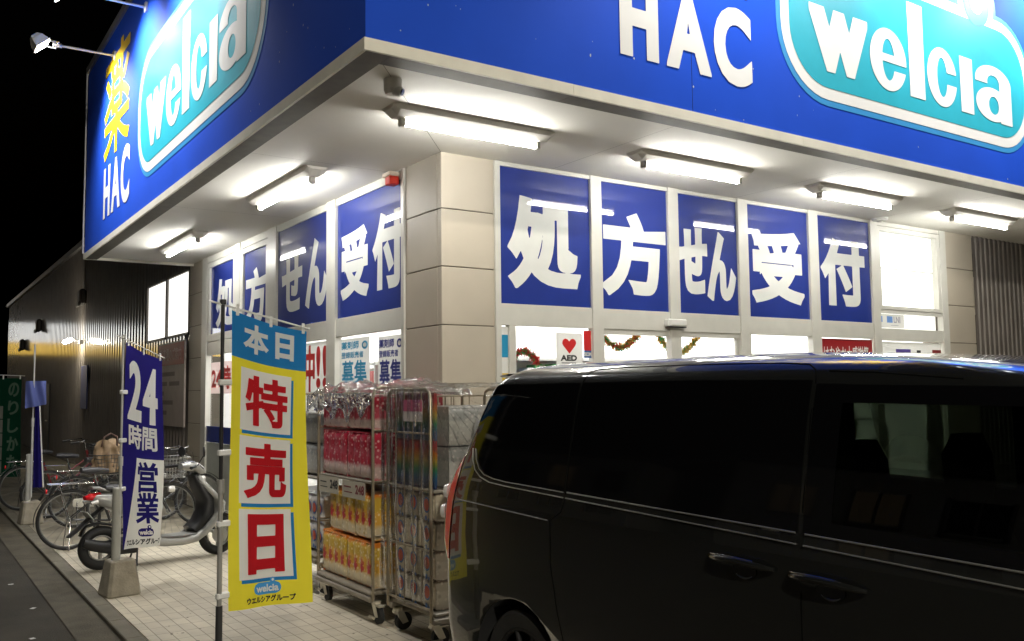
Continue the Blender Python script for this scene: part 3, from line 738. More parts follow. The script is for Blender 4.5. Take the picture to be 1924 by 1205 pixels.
# ------------------------------------------------------------------ blue window signs
def wsign(fr, a, b, z0, z1, chars, label, grp, loc):
    o = thing('window_sign', label, 'window sign', loc, 0, grp)
    t = MB(); t.quad(fr(a, z0, -.012), fr(b, z0, -.012), fr(b, z1, -.012), fr(a, z1, -.012)); t.build('film', film, o)
    for ch, x, y, w_, h_, bo in chars: t = MB(); text(t, ch, x, y, w_, h_, fr, bo, -.0105); t.build('lettering', letter, o)
G1 = 'blue signs along the front windows'
K = .040
wsign(frR, 1.468, 2.505, 2.478, 3.715, [('処', 1.565, 2.63, .81, .84, K)], 'blue window sign with white 処 beside the corner pillar on the front', G1, (1.47, YW, 2.47))
wsign(frR, 2.636, 3.515, 2.478, 3.715, [('方', 2.655, 2.62, .84, .82, K)], 'blue window sign with white 方 on the front, second pane', G1, (2.64, YW, 2.47))
wsign(frR, 3.656, 4.547, 2.478, 3.715, [('せ', 3.67, 2.68, .42, .70, .034), ('ん', 4.08, 2.63, .44, .72, .030)], 'blue window sign with white せん above the door sensor', G1, (3.66, YW, 2.47))
wsign(frR, 4.699, 5.737, 2.478, 3.715, [('受', 4.78, 2.64, .86, .82, K)], 'blue window sign with white 受 on the front, fourth pane', G1, (4.7, YW, 2.47))
wsign(frR, 5.90, 6.915, 2.478, 3.715, [('付', 5.97, 2.66, .84, .80, K)], 'blue window sign with white 付 beside the clear lit window', G1, (5.9, YW, 2.47))
G2 = 'blue signs along the side windows'
wsign(frL, -8.40, -7.27, 2.585, 3.575, [('処', -8.14, 2.66, .86, .70, .034)], 'blue window sign with white 処 at the far left end of the side', G2, (XW, 8.4, 2.58))
wsign(frL, -6.84, -5.93, 2.585, 3.575, [('方', -6.80, 2.62, .82, .72, .034)], 'blue window sign with white 方 on the side, behind the yellow banner top', G2, (XW, 6.84, 2.58))
wsign(frL, -5.56, -3.985, 2.478, 3.675, [('せ', -5.42, 2.66, .66, .66, .034), ('ん', -4.66, 2.66, .64, .76, .032)], 'blue window sign with white せん on the side windows', G2, (XW, 5.56, 2.47))
wsign(frL, -3.75, -2.246, 2.478, 3.675, [('受', -3.66, 2.66, .66, .72, .034), ('付', -2.90, 2.68, .66, .74, .034)], 'blue window sign with white 受付 beside the corner pillar on the side', G2, (XW, 3.75, 2.47))

# ------------------------------------------------------------------ posters
def poster(name, label, fr, a, b, z0, z1, rows, base=postw, cat='poster', d=-.018, grp=None, name2='sheet'):
    P = fr(a, z0, d); o = thing(name, label, cat, P, 0, grp)
    t = MB(); t.quad(fr(a, z0, d), fr(b, z0, d), fr(b, z1, d), fr(a, z1, d)); t.build(name2, base, o)
    for m, items in rows:
        t = MB()
        for it in items:
            if it[0] == 'rect': poly(t, [(a+it[1], z0+it[2]), (a+it[1]+it[3], z0+it[2]), (a+it[1]+it[3], z0+it[2]+it[4]), (a+it[1], z0+it[2]+it[4])], fr, d+.001)
            elif it[0] == 'disc': poly(t, disc(a+it[1], z0+it[2], it[3], 24, it[4] if len(it) > 4 else None), fr, d+.0015+(it[5] if len(it) > 5 else 0))
            elif it[0] == 'poly': poly(t, [(a+q[0], z0+q[1]) for q in it[1]], fr, d+.0015)
            else: text(t, it[0], a+it[1], z0+it[2], it[3], it[4], fr, it[5], d+.0025)
        t.build('lettering' if m not in () else 'print', m, o)
    return o
def recruit(label, a, b, z0, z1, m):
    W = b-a; H = z1-z0
    poster('recruitment_poster', label, frL, a, b, z0, z1, [(m, [('薬剤師', .04*W, .80*H, .60*W, .15*H, .0028), ('登録販売者', .04*W, .64*H, .76*W, .12*H, .002), ('募集', .05*W, .15*H, .86*W, .45*H, .0055), ('ドラッグストア', .3*W, .03*H, .62*W, .08*H, .0008), ('disc', .84*W, .86*H, .10*W, .075*H)]),
            (postw, [('disc', .84*W, .86*H, .055*W, .04*H, .001)])], grp='recruitment posters')
recruit('white recruitment poster with pale blue lettering in the side window', -3.68, -2.98, 1.70, 2.255, pcyan)
recruit('white recruitment poster with navy lettering beside the corner pillar', -2.79, -2.262, 1.68, 2.235, pnavy)
poster('window_poster', 'white poster with large red characters behind the yellow banner', frL, -5.52, -3.995, 1.62, 2.265, [(pred, [('募', .02, .12, .36, .50, .014), ('集', .42, .12, .36, .50, .014), ('中', .84, .10, .30, .52, .016), ('!!', 1.18, .14, .30, .46, .02)]), (pcyan, [('J', .9, .01, .06, .08, .004)])])
poster('window_poster', 'white poster with picture strip and blue lettering under the red characters', frL, -5.40, -4.02, 1.15, 1.61, [(pnavy, [('お得', 1.0, .30, .22, .11, .004)]), (pcyan, [('rect', .1, .05, .5, .2), ('disc', 1.1, .15, .09)]), (pred, [('disc', .85, .15, .1)])])
poster('window_poster', 'small white poster reading 24時 at the far left window', frL, -8.38, -7.35, 1.72, 2.17, [(pred, [('24時', .04, .06, .92, .33, .014)])], base=paper('poster_pink', (.66, .52, .50), .4))
# right front: AED, security sticker, colour strip, labels
aed = poster('defibrillator_sign', 'white AED sign with red heart in the window right of the corner pillar', frR, 2.09, 2.40, 1.93, 2.235, [(ink, [('AED', .05, .045, .19, .055, .004), ('rect', .06, .022, .17, .008)]), (pred, [('poly', [(.1525, .112), (.222, .185), (.234, .207), (.231, .228), (.218, .245), (.196, .252), (.172, .246), (.1525, .226), (.133, .246), (.109, .252), (.087, .245), (.074, .228), (.071, .207), (.083, .185)])])], cat='sign')
poster('notice', 'white notice with thin red border under the AED sign', frR, 2.10, 2.40, 1.62, 1.92, [(pred, [('rect', .02, .27, .26, .004), ('rect', .02, .03, .26, .004), ('rect', .02, .03, .004, .24), ('rect', .276, .03, .004, .24)]), (ink, [('rect', .06, .22, .18, .006), ('rect', .06, .19, .14, .006)])])
st = thing('security_plate', 'wide red plate over a blue SECOM strip right of the AED sign', 'sign', frR(2.41, 2.0, -.02), 0)
t = MB(); t.quad(frR(2.413, 2.075, -.015), frR(2.503, 2.075, -.015), frR(2.503, 2.262, -.015), frR(2.413, 2.262, -.015)); t.build('plate', pred, st)
t = MB(); t.quad(frR(2.413, 2.005, -.015), frR(2.503, 2.005, -.015), frR(2.503, 2.075, -.015), frR(2.413, 2.075, -.015)); t.build('strip', mat('strip_blue', (.04, .10, .30), .4), st)
t = MB(); text(t, 'SECOM', 2.418, 2.022, .08, .036, frR, .002, -.013); t.build('lettering', letter, st)
poster('window_poster', 'narrow pale blue and yellow poster beside the pillar on the front', frR, 1.472, 1.556, 1.5, 2.27, [(pcyan, [('rect', 0, .05, .084, .2), ('rect', 0, .5, .084, .2)]), (mat('poster_yellow', (.7, .5, .03), .5), [('rect', 0, .26, .084, .1)])])
poster('window_poster', 'red banner poster with white characters behind the van roof', frR, 5.91, 6.905, 1.95, 2.27, [(signwhite, [('はなやか大感謝祭', .06, .04, .86, .20, .002)])], base=mat('deep_red', (.30, .012, .015), .5))
poster('window_label', 'white label strip with pale blue squares under the clear high window', frR, 7.07, 7.60, 2.43, 2.60, [(mat('pale_blue_print', (.15, .30, .65), .5), [('rect', 0, .07, .07, .075), ('rect', .16, .065, .12, .08)]), (mat('grey_print', (.3, .3, .35), .5), [('LNI', .3, .065, .14, .08, .003), ('rect', .24, .03, .16, .006)])])
poster('window_poster', 'white poster with purple and dark red printed strips at the right end window', frR, 7.09, 8.40, 1.9, 2.255, [(mat('purple_print', (.10, .07, .30), .5), [('rect', .3, .22, .32, .05)]), (mat('maroon_print', (.2, .02, .02), .5), [('rect', 1.1, .20, .2, .07)]), (ink, [('rect', .75, .21, .09, .05)])])
o = thing('notice_board', 'red headed white notice board on the siding under the lit high windows', 'notice board', (XW-.01, 11.2, 1.2))
t = MB(); t.box(XW-.05, XW-.022, 9.62, 11.35, 1.20, 2.58); t.build('board', mat('board_cream', (.42, .36, .33), .5), o)
frB = lambda u, v, d=0: Vector((XW-.051-d, -u, v))
t = MB(); poly(t, [(-11.33, 2.20), (-9.64, 2.20), (-9.64, 2.56), (-11.33, 2.56)], frB, .001); t.build('header_strip', mat('board_red', (.42, .03, .035), .5), o)
t = MB(); text(t, '駐車場のご案内', -11.2, 2.28, 1.4, .2, frB, .004, .003); t.build('lettering', mat('board_pink', (.62, .3, .3), .5), o)
t = MB()
for z, a, b in ((2.02, -11.2, -10.2), (1.86, -11.2, -10.7), (1.86, -10.55, -9.9), (1.70, -11.2, -10.9), (1.55, -11.2, -10.3), (1.38, -11.2, -10.7)): poly(t, [(a, z), (b, z), (b, z+.07), (a, z+.07)], frB, .001)
t.build('print', mat('board_grey_print', (.20, .16, .15), .6), o)

# garlands
def garland(a, b, z, sag, label, fr, d, cols, grp):
    o = thing('christmas_garland', label, 'garland', fr((a+b)/2, z, d), 0, grp)
    mb = MB(); rnd = random.Random(int(a*100)); pts = [fr(a+(b-a)*k/14, z-sag*math.sin(PI*k/14)*(1), d) for k in range(15)]
    mb.cur = 0; mb.tube(pts, .008, 5)
    for k in range(520):
        i = rnd.uniform(0, 13.99); p = pts[int(i)].lerp(pts[int(i)+1], i % 1); v = Vector((rnd.gauss(0, 1), rnd.gauss(0, 1), rnd.gauss(0, 1))).normalized()
        q = v.cross(Vector((rnd.random(), rnd.random(), rnd.random()))).normalized()*.011; mb.cur = rnd.randrange(len(cols)); L_ = rnd.uniform(.03, .075)
        mb.add([p-q, p+q, p+v*L_], [(0, 1, 2)])
    mb.build('tinsel', cols, o)
gg = mat('tinsel_gold', (.55, .33, .06), .3, metal=.6); gr = mat('tinsel_red', (.5, .03, .03), .4); ge = mat('tinsel_green', (.06, .30, .08), .5)
GG = 'christmas garlands behind the front glass'
garland(2.72, 3.22, 2.25, .13, 'gold and green christmas garland hanging left in the doorway', frR, -.15, [gg, ge, gg, gr], GG)
garland(3.50, 4.05, 2.24, .16, 'gold and green christmas garland hanging under the door sensor', frR, -.15, [gg, ge, gg], GG)
garland(1.70, 2.06, 1.95, -.12, 'red and green tinsel garland beside the AED sign', frR, -.25, [gr, ge, gr], GG)

# ------------------------------------------------------------------ side wall items
o = thing('wall_lamp', 'lit oval wall lamp on the corrugated side wall', 'wall lamp', (XW, 19.5, 3.05))
b = MB(); b.rbox(-.10, .02, -.06, .06, -.05, .06, .02); b.tube([(-.08, 0, .02), (-.25, 0, .06)], .02, 8); b.build('bracket', greyplas, o, local=True)
b = MB(); b.smooth = True; b.loft([(-.24, .08, .04, .02), (-.26, .06, .09, .04), (-.32, .03, .12, .05), (-.40, 0, .10, .045), (-.45, -.02, .04, .02)], 14); b.build('lamp_shade', mat('lit_shade', (1, 1, 1), emit=(1, .93, .75), es=170, var=0), o, local=True)
for y, z, lb in ((19.3, 4.15, 'dark vent hood directly above the lit wall lamp'), (27.5, 4.0, 'dark vent hood farther along the side wall'), (32, 3.6, 'dark vent hood farthest along the side wall')):
    o = thing('vent_hood', lb, 'vent', (XW, y, z), 0, 'vent hoods on the side wall')
    b = MB(); b.rbox(-.16, 0, -.20, .20, -.2, .2, .05); b.rbox(-.19, -.13, -.21, .21, -.24, -.12, .02); b.build('hood', mat('hood_dark', (.05, .045, .04), .6), o, local=True)
o = thing('wall_sign', 'narrow blue vertical sign on the siding below the wall lamp', 'sign', (XW, 18.9, 1.4))
b = MB(); b.rbox(-.05, -.02, -.42, .42, 0, 1.05, .01); b.build('board', mat('sign_royal', (.012, .03, .14), .4), o, local=True)
o = thing('side_door', 'dark service door in the far part of the side wall', 'door', (XW, 25.5, 0))
b = MB(); b.rbox(-.04, -.005, -.55, .55, 0, 2.1, .01); b.build('leaf', mat('door_dark', (.04, .04, .04), .5), o, local=True)
b = MB(); b.cyl((-.06, -.42, 1.0), (-.10, -.42, 1.0), .02); b.tube([(-.10, -.42, 1.0), (-.10, -.30, 1.0)], .01, 6); b.build('handle', steel, o, local=True)
o = thing('street_lamp', 'small lit street lamp far away at the left edge', 'street lamp', (-6.6, 46, 0))
b = MB(); b.cyl((0, 0, 0), (0, 0, 3.4), .07, .05, 10); b.build('pole', steel, o, local=True)
b = MB(); b.rbox(-.35, .35, -.15, .15, 3.4, 3.55, .05); b.build('lamp_head', mat('street_glow', (1, 1, 1), emit=(1, .95, .85), es=25, var=0), o, local=True)
# low dark neighbour building at the far end
o = thing('neighbour_building', 'low unlit building far off behind the left end of the shop', 'building', (-14, 62, 0))
b = MB(); b.box(-8, 14, 0, 8, 0, 4.2); b.build('wall', mat('neighbour_wall', (.06, .06, .065), .8), o, local=True)
b = MB(); b.box(-8.3, 14.3, -.3, 8.3, 4.2, 4.5); b.build('roof', mat('neighbour_roof', (.03, .03, .03), .8), o, local=True)

# lit shop farther down the road (its sign shows in the sheen of the ribbed side wall)
o = thing('roadside_shop', 'lit shop with a white, yellow and blue striped fascia farther down the road', 'building', (-9, 64, 0))
b = MB(); b.box(-6.5, 7.6, 0, 9, 0, 6.6); b.build('wall', mat('plain_render', (.3, .3, .29), .8), o, local=True)
for z0, z1, m in ((5.4, 6.7, mat('lit_white', (.8, .8, .8), emit=(1, 1, .97), es=3.6)), (4.1, 5.39, mat('lit_yellow', (.8, .6, .1), emit=(1, .62, .10), es=3.4)), (3.0, 4.09, mat('lit_blue', (.1, .15, .6), emit=(.12, .20, .9), es=3.4))):
    b = MB(); b.box(-6.6, 7.7, -.35, -.02, z0, z1); b.build('fascia_band', m, o, local=True)
for k in range(6):
    b = MB(); b.box(-6.0+k*2.2, -4.0+k*2.2, -.06, -.01, .3, 2.7); b.build('shop_window', mat('lit_glass', (.8, .8, .8), emit=(1, .97, .88), es=1.6), o, local=True)
b = MB(); b.box(-6.9, 8.0, -.5, 9.2, 6.71, 6.9); b.build('roof', mat('neighbour_roof', (.03, .03, .03), .8), o, local=True)
# houses across the road on the left, outside the picture (they show faintly in the van's side)
def house(x, y, w_, d_, h_, seed, label):
    rnd = random.Random(seed); o = thing('house', label, 'house', (x, y, 0), 0, 'houses across the road')
    b = MB(); b.box(-w_/2, w_/2, -d_/2, d_/2, 0, h_); b.build('wall', mat('house_wall', (.20, .19, .17), .8, var=.1), o, local=True)
    b = MB(); e = .5; b.add([(-w_/2-e, -d_/2-e, h_), (w_/2+e, -d_/2-e, h_), (w_/2+e, d_/2+e, h_), (-w_/2-e, d_/2+e, h_), (0, -d_/2-e, h_+1.7), (0, d_/2+e, h_+1.7)], [(0, 3, 2, 1), (0, 1, 4), (1, 2, 5, 4), (2, 3, 5), (3, 0, 4, 5)]); b.build('roof', mat('roof_tile', (.05, .05, .055), .6), o, local=True)
    n_ = int(d_/2.2)
    for f_ in range(2):
        for k in range(n_):
            y0 = -d_/2+.6+k*(d_-1)/n_; lit = rnd.random() < .45
            b = MB(); b.box(w_/2-.02, w_/2+.03, y0, y0+1.1, 1.0+f_*2.7, 2.1+f_*2.7); f = b.build('window', mat('house_window_lit', (.06, .05, .04), emit=(1, .72, .38), es=.07) if lit else mat('house_window_dark', (.02, .02, .025), .1), o, local=True)
            b = MB(); b.box(w_/2-.01, w_/2+.06, y0-.06, y0, .94+f_*2.7, 2.16+f_*2.7); b.box(w_/2-.01, w_/2+.06, y0+1.1, y0+1.16, .94+f_*2.7, 2.16+f_*2.7); b.box(w_/2-.01, w_/2+.06, y0+.52, y0+.58, 1.0+f_*2.7, 2.1+f_*2.7); b.box(w_/2-.01, w_/2+.08, y0-.06, y0+1.16, .88+f_*2.7, .94+f_*2.7); b.build('frame', mat('house_frame', (.06, .06, .06), .6), f, local=True)
house(-17, 4, 7, 11, 5.6, 1, 'two storey house across the road, opposite the shop corner')
house(-18, 19, 8, 12, 5.4, 5, 'two storey house across the road, beyond the first one')
house(-16, -10, 7, 9, 5.6, 3, 'two storey house across the road, behind the viewer')

# car park lamps behind the camera (their glints show in the van's paint)
for i, (x, y, tx, ty, lb) in enumerate(((-3.7, -11.0, -.5, 2, 'tall car park lamp at the road side behind the viewer'), (2.5, -19, 0, 0, 'tall car park lamp in the middle of the lot behind the viewer'))):
    o = thing('lamp_post', lb, 'lamp post', (x, y, 0), 0, 'car park lamp posts')
    b = MB(); b.cyl((0, 0, 0), (0, 0, 7), .07, .045, 12); b.cyl((0, 0, 0), (0, 0, .35), .11, .09, 12); b.build('pole', steel, o, local=True)
    b = MB(); b.rbox(-.28, .28, -.12, .12, 6.95, 7.05, .02); b.build('lamp_head', greyplas, o, local=True)
    b = MB(); b.rbox(-.24, .24, -.09, .09, 6.935, 6.949, .004); b.build('lamp_glass', mat('lot_led', (1, 1, 1), emit=(1, .96, .86), es=30, var=0), o, local=True)
    ld = bpy.data.lights.new('lamp_beam', 'SPOT'); ld.energy = LOT*(1 if i == 0 else .3); ld.spot_size = math.radians(150); ld.spot_blend = .6; ld.shadow_soft_size = .15; ld.color = (1, .93, .79)
    lo = bpy.data.objects.new('lamp_beam', ld); COL.objects.link(lo); lo.parent = o; lo.location = (0, 0, 6.9)
    lo.rotation_euler = (Vector((tx, ty, 0))-Vector((x, y, 6.9))).to_track_quat('-Z', 'Y').to_euler()

# ------------------------------------------------------------------ roll cages with paper goods
def cage(name_label, L, D, H, loc, rz, mid=1.04, z0=.235, hoops=1):
    o = thing('roll_cage', name_label, 'roll cage', loc, rz, 'roll cages along the side wall')
    b = MB(); r = .013
    for sx in (-L/2, L/2):
        b.tube([(sx, -D/2, z0-.06), (sx, -D/2, H-.07), (sx, -D/2+.02, H-.02), (sx, -D/2+.07, H), (sx, D/2-.07, H), (sx, D/2-.02, H-.02), (sx, D/2, H-.07), (sx, D/2, z0-.06)], r, 8)
        for z in (z0+.02, .64, mid, 1.42): b.tube([(sx, -D/2, z), (sx, D/2, z)], .008, 6)
        for k in range(1, 5): y = -D/2+D*k/5; b.tube([(sx, y, z0), (sx, y, H)], .005, 6)
    for z in (z0+.05, .64, mid, 1.42, H-.05): b.tube([(-L/2, D/2, z), (L/2, D/2, z)], .007, 6)
    for k in range(1, 6): x = -L/2+L*k/6; b.tube([(x, D/2, z0), (x, D/2, H-.05)], .005, 6)
    b.build('cage_frame', cagem, o, local=True)
    b = MB(); b.rbox(-L/2+.014, L/2-.014, -D/2-.02, D/2-.014, z0-.03, z0, .008)
    b.rbox(-L/2, L/2, -D/2-.03, -D/2+.01, z0-.075, z0-.035, .008); b.rbox(-L/2, L/2, D/2-.04, D/2, z0-.075, z0-.035, .008)
    b.build('base_deck', mat('deck_steel', (.28, .25, .20), .5, metal=.4, var=.15), o, local=True)
    b = MB(); b.rbox(-L/2+.02, L/2-.02, -D/2, D/2-.02, mid-.02, mid, .004); b.build('shelf', mat('deck_steel'), o, local=True)
    for sx in (-1, 1):
        for sy in (-1, 1):
            cx, cy = sx*(L/2-.05), sy*(D/2-.05)
            b = MB(); b.cyl((cx, cy, z0-.075), (cx, cy, z0-.095), .035, n=12)
            for q in (-.022, .022): b.add([(cx-.035, cy+q, z0-.095), (cx+.035, cy+q, z0-.095), (cx+.075, cy+q, .055), (cx+.03, cy+q, .045)], [(0, 1, 2, 3)]); b.add([(cx-.035, cy+q*1.15, z0-.095), (cx+.035, cy+q*1.15, z0-.095), (cx+.075, cy+q*1.15, .055), (cx+.03, cy+q*1.15, .045)], [(3, 2, 1, 0)])
            b.rbox(cx-.035, cx+.10, cy-.025, cy+.025, z0-.11, z0-.095, .004)
            cs = b.build('caster', mat('caster_zinc', (.62, .58, .48), .35, metal=.4), o, local=True)
            b = MB(); b.cyl((cx+.045, cy-.016, .063), (cx+.045, cy+.016, .063), .063, n=20); b.build('wheel', rubber, cs, local=True)
            b = MB()
            if sy < 0: b.rbox(cx-.05, cx+.045, cy-.045, cy-.025, .03, .055, .01, Matrix.Identity(4)); b.build('brake_pedal', mat('caster_zinc'), cs, local=True)
    return o
c1 = cage('roll cage of red and yellow toilet paper packs, middle of the three', 1.05, .78, 1.745, (.04+.39, 1.64, 0), -PI/2)
c2 = cage('roll cage behind the van under wrinkled plastic, nearest the front door', .84, .64, 1.72, (.07+.42, .605, 0), 0)
c0 = cage('roll cage of blue and white packs half hidden by the yellow banner', 1.05, .76, 1.70, (.10+.38, 2.83, 0), -PI/2, mid=.98, z0=.33)

def pack(cols, label, grp, wm, W_=.46, D_=.62, H_=.30, flower=None, rolls=4, cat='paper pack'):
    """a wrapped pack of rolls: bulging front and back, pinched ends, printed wrapper. front = local -Y"""
    o = thing('toilet_paper_pack', label, cat, (0, 0, 0), 0, grp)
    mb = MB(); mb.smooth = True; nu, nv = 32, 10
    def bul(a): return .012*abs(math.sin(PI*rolls*a))**.6
    def front(sgn):
        def f(a, b_):
            z = H_*b_; e = .5-abs(b_-.5); pin = .022*(1-min(1, e/.12))**2
            return Vector((-W_/2+a*W_, sgn*(D_/2-.012+bul(a)*(1-pin/.03)-pin)+.003*noise.noise(Vector((a*9, b_*9, sgn*3))), z))
        return f
    mb.grid(front(-1), nu, nv); mb.grid(front(1), nu, nv, flip=True)
    def side(sgn): return lambda a, b_: Vector((sgn*(W_/2+.006*math.sin(PI*b_)), -D_/2+.012+.022*0+a*(D_-.024), H_*b_))
    mb.grid(side(-1), 6, nv, flip=True); mb.grid(side(1), 6, nv)
    mb.grid(lambda a, b_: Vector((-W_/2+a*W_, -D_/2+.034+b_*(D_-.068), H_-.001+.006*math.sin(PI*b_)*abs(math.sin(PI*rolls*a)))), nu, 6)
    for sg in (-1, 1): mb.grid(lambda a, b_: Vector((-W_/2+a*W_, sg*(D_/2-.034+.035*(1-b_)*.6), H_-.001-.01*(1-b_))), nu, 1)
    mb.quad((-W_/2, -D_/2+.03, .001), (W_/2, -D_/2+.03, .001), (W_/2, D_/2-.03, .001), (-W_/2, D_/2-.03, .001))
    mb.build('wrapper', wm, o, local=True)
    if flower:
        b = MB(); fr = lambda u, v, d=0: Vector((u, -(D_/2-.012+bul((u+W_/2)/W_))-d, v))
        for k in range(rolls):
            cx = -W_/2+W_*(k+.5)/rolls; cz = H_*.42; rnd = random.Random(k)
            if flower == 'flower':
                b.cur = 0; poly(b, disc(cx, cz, .019, 16, .030), fr, .004)
                b.cur = 1
                for j in range(5):
                    a = 2*PI*j/5+k; poly(b, disc(cx+.025*math.cos(a), cz+.035*math.sin(a)+.01, .013, 10, .017), fr, .003)
                poly(b, disc(cx, cz+.062, .006, 8, .02), fr, .003)
            else:
                b.cur = 0; poly(b, disc(cx, cz+.03, .048, 20, .055), fr, .004); b.cur = 1; poly(b, disc(cx, cz+.03, .036, 20, .042), fr, .005)
                b.cur = 2; poly(b, disc(cx-.01, cz-.06, .018, 12), fr, .004); poly(b, disc(cx+.03, cz-.07, .012, 12), fr, .004)
        b.build('print', cols, o, local=True)
    return o
W1 = packmat('wrapper_pink', (.40, .015, .04), (.44, .06, .09), (.56, .42, .39), (.50, .02, .06))
W2 = packmat('wrapper_yellow', (.55, .36, .04), (.66, .36, .05), (.60, .50, .32), (.66, .20, .02))
W3 = packmat('wrapper_white', (.55, .52, .50), (.60, .58, .56), (.62, .60, .58), (.50, .48, .48))
W4 = packmat('wrapper_pale_blue', (.30, .31, .30), (.40, .40, .37), (.40, .39, .36), (.30, .30, .29))
pr, pk, pw_ = mat('print_crimson', (.45, .01, .03), .4, var=.05), mat('print_rose', (.50, .06, .10), .4, var=.05), mat('print_cream', (.62, .5, .3), .4)
prb, pbl = mat('print_rust', (.50, .08, .04), .4), mat('print_steel_blue', (.06, .16, .40), .4)
Z1 = .04+.012
def put(src, x, y, z, rz, lb, first): 
    if first: src.location = (x, y, z); src.rotation_euler = (0, 0, rz); src['label'] = lb; return src
    return dup(src, (x, y, z), rz, lb)
R90 = -PI/2
pA = pack([pr, pk], '', 'pink toilet paper packs', W1, .475, .62, .26, 'flower', 4); XA = .055+.31
put(pA, XA, 1.885, 1.425, R90, 'pink pack, top row, left of the two in the middle cage', 1)
put(pA, XA, 1.395, 1.425, R90, 'pink pack, top row, right of the two in the middle cage', 0)
pB = pack([pr, pk], '', 'pink toilet paper packs', W1, .475, .62, .36, 'flower', 4)
put(pB, XA, 1.885, 1.042, R90, 'pink pack under the top row, left, above the price card', 1)
put(pB, XA, 1.395, 1.042, R90, 'pink pack under the top row, right, above the price card', 0)
pC = pack([pr, prb], '', 'yellow toilet paper packs', W2, .475, .62, .34, 'flower', 4)
put(pC, XA, 1.735, .60, R90, 'yellow pack of the upper row, beside the dark gap', 1)
put(pC, XA, 1.255+.115, .60, R90, 'yellow pack of the upper row, at the right post', 0) if False else None
pC2 = pack([pr, prb], 'yellow pack of the upper row, narrow, at the right post', 'yellow toilet paper packs', W2, .34, .62, .34, 'flower', 3); pC2.location = (XA, 1.315, .60); pC2.rotation_euler = (0, 0, R90)
put(pC, XA, 1.885, .24, R90, 'yellow pack on the deck, left, over the caster', 0)
put(pC, XA, 1.395, .24, R90, 'yellow pack on the deck, right, by the right post', 0)
pD = pack([pbl, prb, pbl], '', 'white packs with round prints', W3, .475, .62, .235, 'round', 4, 'tissue pack')
for j, z in enumerate((.345, .582)):
    put(pD, .14+.31, 2.56, z, R90, ('white pack with round prints on the bottom layer, right, by the yellow banner', 'white pack with round prints in the middle layer, right, by the yellow banner')[j], j == 0)
put(pD, .14+.31, 3.05, .345, R90, 'white pack with round prints, bottom layer, behind the yellow banner', 0)
put(pD, .14+.31, 3.05, .582, R90, 'white pack with round prints, middle layer, behind the yellow banner', 0)
pE = pack([pbl, prb, pbl], '', 'pale blue packs', W4, .475, .62, .27, None, 4, 'tissue pack')
for j, (y, z, lb) in enumerate(((2.56, .99, 'grey blue pack above the shelf, right side, by the yellow banner'), (2.56, 1.265, 'grey blue pack on top, right side, by the yellow banner'), (3.05, .99, 'grey blue pack above the shelf, behind the yellow banner'), (3.05, 1.265, 'grey blue pack on top, behind the yellow banner'))):
    put(pE, .14+.31, y, z, R90, lb, j == 0)
# cage 2: rainbow packs above, cream packs below
def rainbow():
    m = bpy.data.materials.new('wrapper_rainbow'); m.use_nodes = True; t = m.node_tree; b = t.nodes['Principled BSDF']; tc = t.nodes.new('ShaderNodeTexCoord'); sp = t.nodes.new('ShaderNodeSeparateXYZ')
    t.links.new(tc.outputs['Generated'], sp.inputs[0]); cr = t.nodes.new('ShaderNodeValToRGB'); el = cr.color_ramp.elements
    el[0].position = 0; el[0].color = (.02, .035, .10, 1); el[1].position = 1; el[1].color = (.22, .012, .012, 1)
    for p, c in ((.2, (.02, .07, .15)), (.38, (.02, .13, .05)), (.55, (.28, .20, .03)), (.68, (.34, .11, .015)), (.82, (.28, .02, .02))):
        e = el.new(p); e.color = (*c, 1)
    t.links.new(sp.outputs[2], cr.inputs[0]); t.links.new(cr.outputs[0], b.inputs[0]); b.inputs['Roughness'].default_value = .35; return m
W5 = rainbow(); W6 = packmat('wrapper_cream', (.50, .44, .32), (.58, .52, .40), (.54, .48, .37), (.16, .11, .07))
pF = pack([pr, pk, pr], '', 'rainbow striped packs', W5, .58, .045, .34, None, 3, 'paper pack')
put(pF, .125, .605, 1.355, R90, 'rainbow striped pack, upper, behind the plastic', 1)
put(pF, .125, .605, 1.045, R90, 'rainbow striped pack, lower, behind the plastic', 0)
put(pE, .46, .60, 1.05, 0, 'grey pack under the plastic at the front side of the near cage, lower', 0)
put(pE, .46, .60, 1.33, 0, 'grey pack under the plastic at the front side of the near cage, upper', 0)
pG = pack([pbl, prb, pbl], '', 'cream packs with small prints', W6, .58, .36, .19, 'round', 3, 'paper pack')
for j, z in enumerate((.24, .435, .63, .825)):
    put(pG, .29, .605, z, R90, ('cream pack lowest in the near cage', 'cream pack second from the deck in the near cage', 'cream pack third from the deck in the near cage', 'cream pack just under the shelf of the near cage')[j], j == 0)
pH = pack([pbl, prb, pbl], '', 'cream packs with small prints', W6, .40, .56, .38, None, 3)
put(pH, .70, .60, .24, 0, 'plain cream pack low at the front side of the near cage', 1); put(pH, .70, .60, .63, 0, 'plain cream pack upper at the front side of the near cage', 0)

def card(x, y, z, wd, ht, price, lb, rz=R90, bg=None, tx=None):
    o = thing('price_card', lb, 'price card', (x, y, z), rz, 'price cards on the roll cages')
    b = MB(); b.box(-wd/2, wd/2, -.002, 0, 0, ht); b.build('card', bg or mat('card_cream', (.38, .35, .28), .5), o, local=True)
    fr = lambda u, v, d=0: Vector((u, -.0022-d, v)); b = MB(); text(b, price, wd*.08, ht*.28, wd*.38, ht*.55, fr, .004, .0006)
    poly(b, [(-wd*.42, ht*.3), (-wd*.05, ht*.3), (-wd*.05, ht*.36), (-wd*.42, ht*.36)], fr, .0006); poly(b, [(-wd*.42, ht*.6), (-wd*.1, ht*.6), (-wd*.1, ht*.68), (-wd*.42, ht*.68)], fr, .0006)
    b.build('lettering', tx or ink, o, local=True)
card(.015, 1.89, .90, .40, .13, '248', 'cream price card reading 248, left of the two above the yellow packs')
